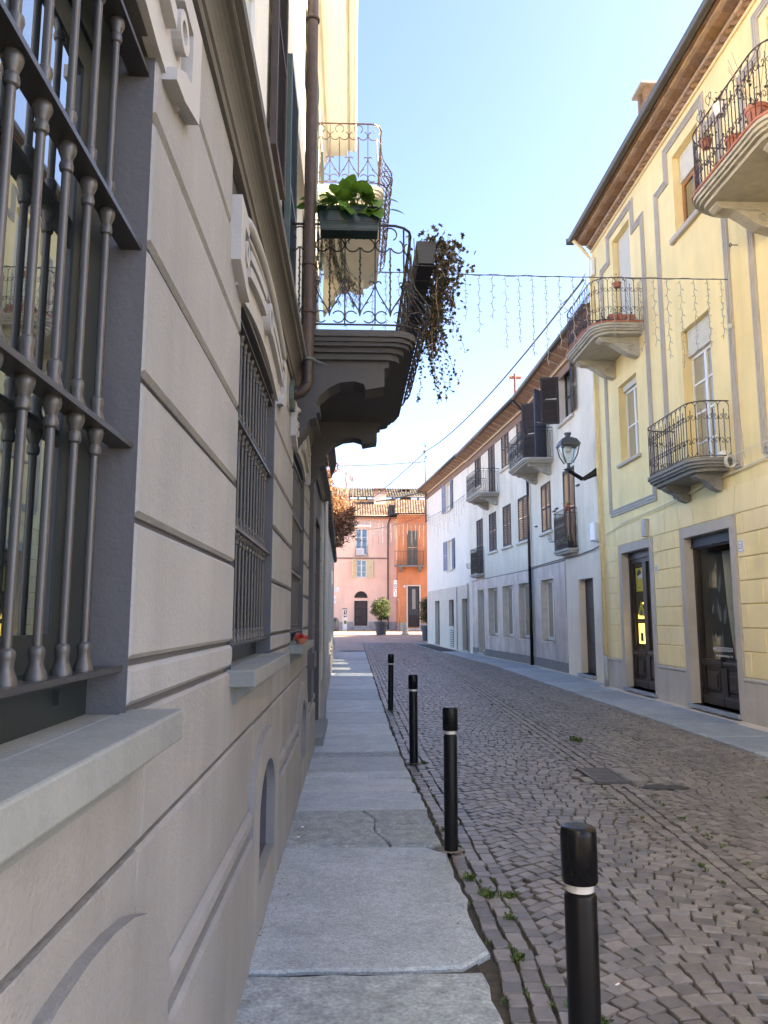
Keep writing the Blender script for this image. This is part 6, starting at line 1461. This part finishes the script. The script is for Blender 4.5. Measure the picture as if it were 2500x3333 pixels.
for i, (a, b) in enumerate(((.0, 1.55), (.06, 1.38), (-.05, 1.28), (.05, 1.22))): g = MB(); g.box(x + a, x + a + .09, 66.815, 66.828, z + b, z + b + .1); g.build('button', 'enamel_white', pn)
g = MB(); g.box(x - .06, x + .15, 66.835, 66.846, z + .58, z + .85); g.build('sticker', 'leaf_big', t)
t = thing('litter_bin', (-1.55, 66.5, gz(66.5)), 'dark rounded litter bin at the end of the garden wall', 'litter bin'); g = MB(); z = gz(66.5)
g.lathe([(.32, 0), (.36, .1), (.36, .85), (.30, 1.02), (.15, 1.12), (.02, 1.14)], (-1.55, 66.5, z), 16); g.build('body', 'lamp_metal', t, smooth=35); g = MB(); g.box(-1.72, -1.38, 66.08, 66.2, z + .82, z + .98); g.build('slot', 'ink_black', t)
t = thing('sign_post', (4.0, 66.4, gz(66.4)), 'curved grey pole with two white parking signs beside the orange house', 'sign post'); z = gz(66.4)
g = MB(); g.tube([(4.0, 66.4, z), (4.0, 66.4, 2.9), (3.93, 66.4, 3.2), (3.78, 66.4, 3.4), (3.68, 66.4, 3.6), (3.68, 66.4, 4.95)], .035, 8); g.build('pole', 'zinc', t, smooth=True)
g = MB(); g.box(3.52, 3.80, 66.33, 66.36, 4.22, 4.88); s1 = g.build('sign', 'enamel_white', t); g = MB(); n = 16; g.ring([(3.66 + .10 * cos(2 * pi * i / n), 4.42 + .15 * sin(2 * pi * i / n)) for i in range(n)], [(3.66 + .055 * cos(2 * pi * i / n), 4.42 + .10 * sin(2 * pi * i / n)) for i in range(n)], lambda p, d: Vector((p[0], d, p[1])), 66.32, 66.328); g.build('emblem', 'ink_blue', s1)
g = MB(); g.box(3.57, 3.75, 66.32, 66.328, 4.70, 4.74); g.build('text_line', 'ink_black', s1)
g = MB(); g.box(3.50, 3.78, 66.33, 66.36, 3.48, 4.14); s2 = g.build('sign', 'enamel_white', t); g = MB(); g.prism(arc(3.60, 3.99, .06, 0, 2 * pi, 10)[:-1], lambda p, d: Vector((p[0], d, p[1])), 66.32, 66.328); g.build('emblem', 'red', s2)
for zz in (3.6, 3.7, 3.8): g = MB(); g.box(3.60, 3.74, 66.32, 66.328, zz, zz + .03); g.build('text_line', 'ink_black', s2)
# bare poplars far behind the garden wall
def poplar(x, y, h, seed, label):
    R = random.Random(seed); t = thing('bare_tree', (x, y, gz(y)), label, 'tree', 'bare trees behind the garden wall'); g = MB(); b = Vector((x, y, gz(y)))
    top = b + Vector((R.uniform(-.3, .3), 0, h)); g.tube([b, b.lerp(top, .5) + Vector((.15, 0, 0)), top], .2, 6, r1=.02); g.build('trunk', 'twig', t, fix=False)
    g = MB()
    for _ in range(60):
        s = R.uniform(.25, .95); p = b.lerp(top, s); a = R.uniform(0, 2 * pi); L = (1 - s) * h * R.uniform(.35, .6) + .8; w_ = R.uniform(.12, .3) * L
        e = p + Vector((cos(a) * w_, sin(a) * w_, L)); m = p.lerp(e, .4) + Vector((cos(a), sin(a), 0)) * w_ * .25; g.tube([p, m, e], .04, 3, r1=.008)
        for _k in range(3): u = R.uniform(.3, .9); q = m.lerp(e, u); g.tube([q, q + Vector((R.uniform(-.3, .3), R.uniform(-.3, .3), R.uniform(.5, 1.0)))], .015, 3, r1=.005)
    stuff(g.build('crown', 'twig', t, fix=False))
poplar(-2.6, 62, 16.5, 1, 'tallest bare poplar behind the garden wall, next to the orange-leaved beech'); poplar(-1.0, 77, 17.5, 2, 'bare poplar behind the pink roof by the satellite dish'); poplar(-4.5, 60, 15.5, 6, 'bare poplar mostly hidden behind the grey house')
# ================================================================ strings of lights and cables
def icicles(a, b, sag, n, lens, label, rs, drop_r=.004, seed=2, bulb=.009):
    R = random.Random(seed); a, b = Vector(a), Vector(b); t = thing('light_string', tuple(a), label, 'fairy lights', 'strings of icicle lights')
    f = lambda u: a.lerp(b, u) - Vector((0, 0, sag * 4 * u * (1 - u)))
    g = MB(); g.tube([f(i / 30) for i in range(31)], rs, 4); g.tube([f(i / 60) + Vector((0, .012 * sin(i), .014 * cos(i * 1.3))) for i in range(61)], rs * .6, 4); g.build('wire', 'steel_wire', t, fix=False)
    for k in range(n):
        u = (k + .5) / n; L = lens[k % len(lens)]; p0 = f(u); m = int(L / .06) + 2; pts = [p0 - Vector((.012 * sin(i * 1.7 + k), .01 * cos(i * 1.1 + k), L * i / m)) for i in range(m + 1)]
        g = MB(); g.tube(pts, drop_r, 4)
        for i in range(1, m, 2):
            s = 1 if (i // 2) % 2 else -1; g.tube([pts[i], pts[i] + Vector((s * .03, 0, -.015)), pts[i] + Vector((s * .045, 0, -.03))], bulb * .6, 4)
        g.build('light_strand', 'fairy', t, fix=False)
icicles((-.25, 12, 7.28), (6.05, 11.6, 7.06), .02, 29, [1.0, .75, 1.25, 1.15, 1.35, 1.5, 1.25, 1.15, 1.0, .8], 'string of unlit icicle lights across the street between the balconies', .008, .0062)
g_ = F3(9.9, .25, 7.7); icicles(tuple(F3(.1, .12, 7.65)), tuple(g_), .12, 20, [.6, .9, 1.4, .8, 1.1], 'string of unlit icicle lights along the house with blue shutters', .008, .005, 5, .012)
icicles((-1.5, 64, 10.3), (7.5, 64.5, 9.6), .35, 26, [1.2, 1.9, .9, 1.6, 1.3], 'string of unlit icicle lights before the pink and orange houses', .014, .010, 7, .018)
icicles((-.62, 49, 7.2), (4.5, 47.8, 8.1), .3, 15, [.8, 1.3, 1.0, .6], 'string of unlit icicle lights from the cable mast to the beech tree', .012, .007, 9, .014)
t = thing('light_hanger', (6.0, 11.5, 7.06), 'thin wires holding the light string to the yellow wall hook and balcony rail', 'wire')
for k, (a, b) in enumerate((((6.05, 11.6, 7.06), (6.03, 11.4, 7.55)), ((6.05, 11.6, 7.06), (6.08, 11.72, 5.2)), ((6.07, 11.7, 6.6), (6.11, 11.55, 4.1)))): g = MB(); sagline(g, a, b, .0, .005); g.build('wire', 'fairy', t)
g = MB(); g.lathe([(.02, 0), (.035, .02), (.035, .06), (.015, .08)], (6.07, 11.66, 6.25), 8); g.build('plug', 'pvc', t)
t = thing('cable_coil', (6.0, 11.85, 4.1), 'coil of white cable and power socket at the end of the lower yellow balcony', 'cable'); g = MB()
for k in range(4): g.tube([FY(11.80 + .02 * k, .12 + .075 * cos(u) + .005 * k, 4.10 + .10 * sin(u)) for u in [2 * pi * i / 16 for i in range(16)]], .006, 4, closed=True)
g.build('coil', 'pvc', t); g = MB(); g.block(FY, 11.88, 12.02, .16, .24, 4.22, 4.28, .01); g.build('socket', 'enamel_white', t); g = MB(); sagline(g, FY(11.8, .1, 4.2), FY(8, .05, 4.22), .02, .005); g.build('lead', 'pvc', t)
def cable(label, pts, r, m='steel_wire', n=16):
    t = thing('power_cable', pts[0], label, 'cable'); g = MB()
    for a, b, sag in pts[1]: sagline(g, a, b, sag, r, n, 5)
    g.build('cable', m, t); return t
mt = Vector((c0.x, c0.y, 0))
cable('thick power cable from the yellow house corner down to the iron mast', ((5.95, 18.7, 10.35), [((5.95, 18.75, 10.35), (mt.x, mt.y, 12.0), .55)]), .028)
cable('power cable from the iron mast towards the pink roof', ((mt.x, mt.y, 12.0), [((mt.x, mt.y, 12.0), (-1.2, 69.8, 10.4), .25)]), .03)
cable('thin power cable from the iron mast to the pink chimney', ((mt.x, mt.y, 11.6), [((mt.x, mt.y, 11.6), (1.9, 73.5, 13.6), .2)]), .014)
cable('thick sleeved cable from the mast foot over the square', ((mt.x, mt.y, 9.4), [((mt.x, mt.y, 9.5), (1.5, 50, 9.25), .08)]), .045)
cable('long sleeved cable high across the end of the street', ((mt.x, mt.y, 11.3), [((mt.x, mt.y, 11.35), (-1.4, 46, 10.8), .05)]), .03)
# brown reddish creeper wires at the yellow corner
cable('tangle of wires at the yellow house corner below the eaves', ((5.9, 18.8, 10.4), [((6.0, 18.7, 10.5), (5.5, 19.3, 9.9), .1), ((6.0, 18.7, 10.3), (5.6, 19.4, 9.7), .15), ((5.5, 19.3, 9.9), (5.9, 18.8, 9.3), .05)]), .010)
# ================================================================ tidy
for o in list(bpy.data.objects):
    if '_o' in o: del o['_o']
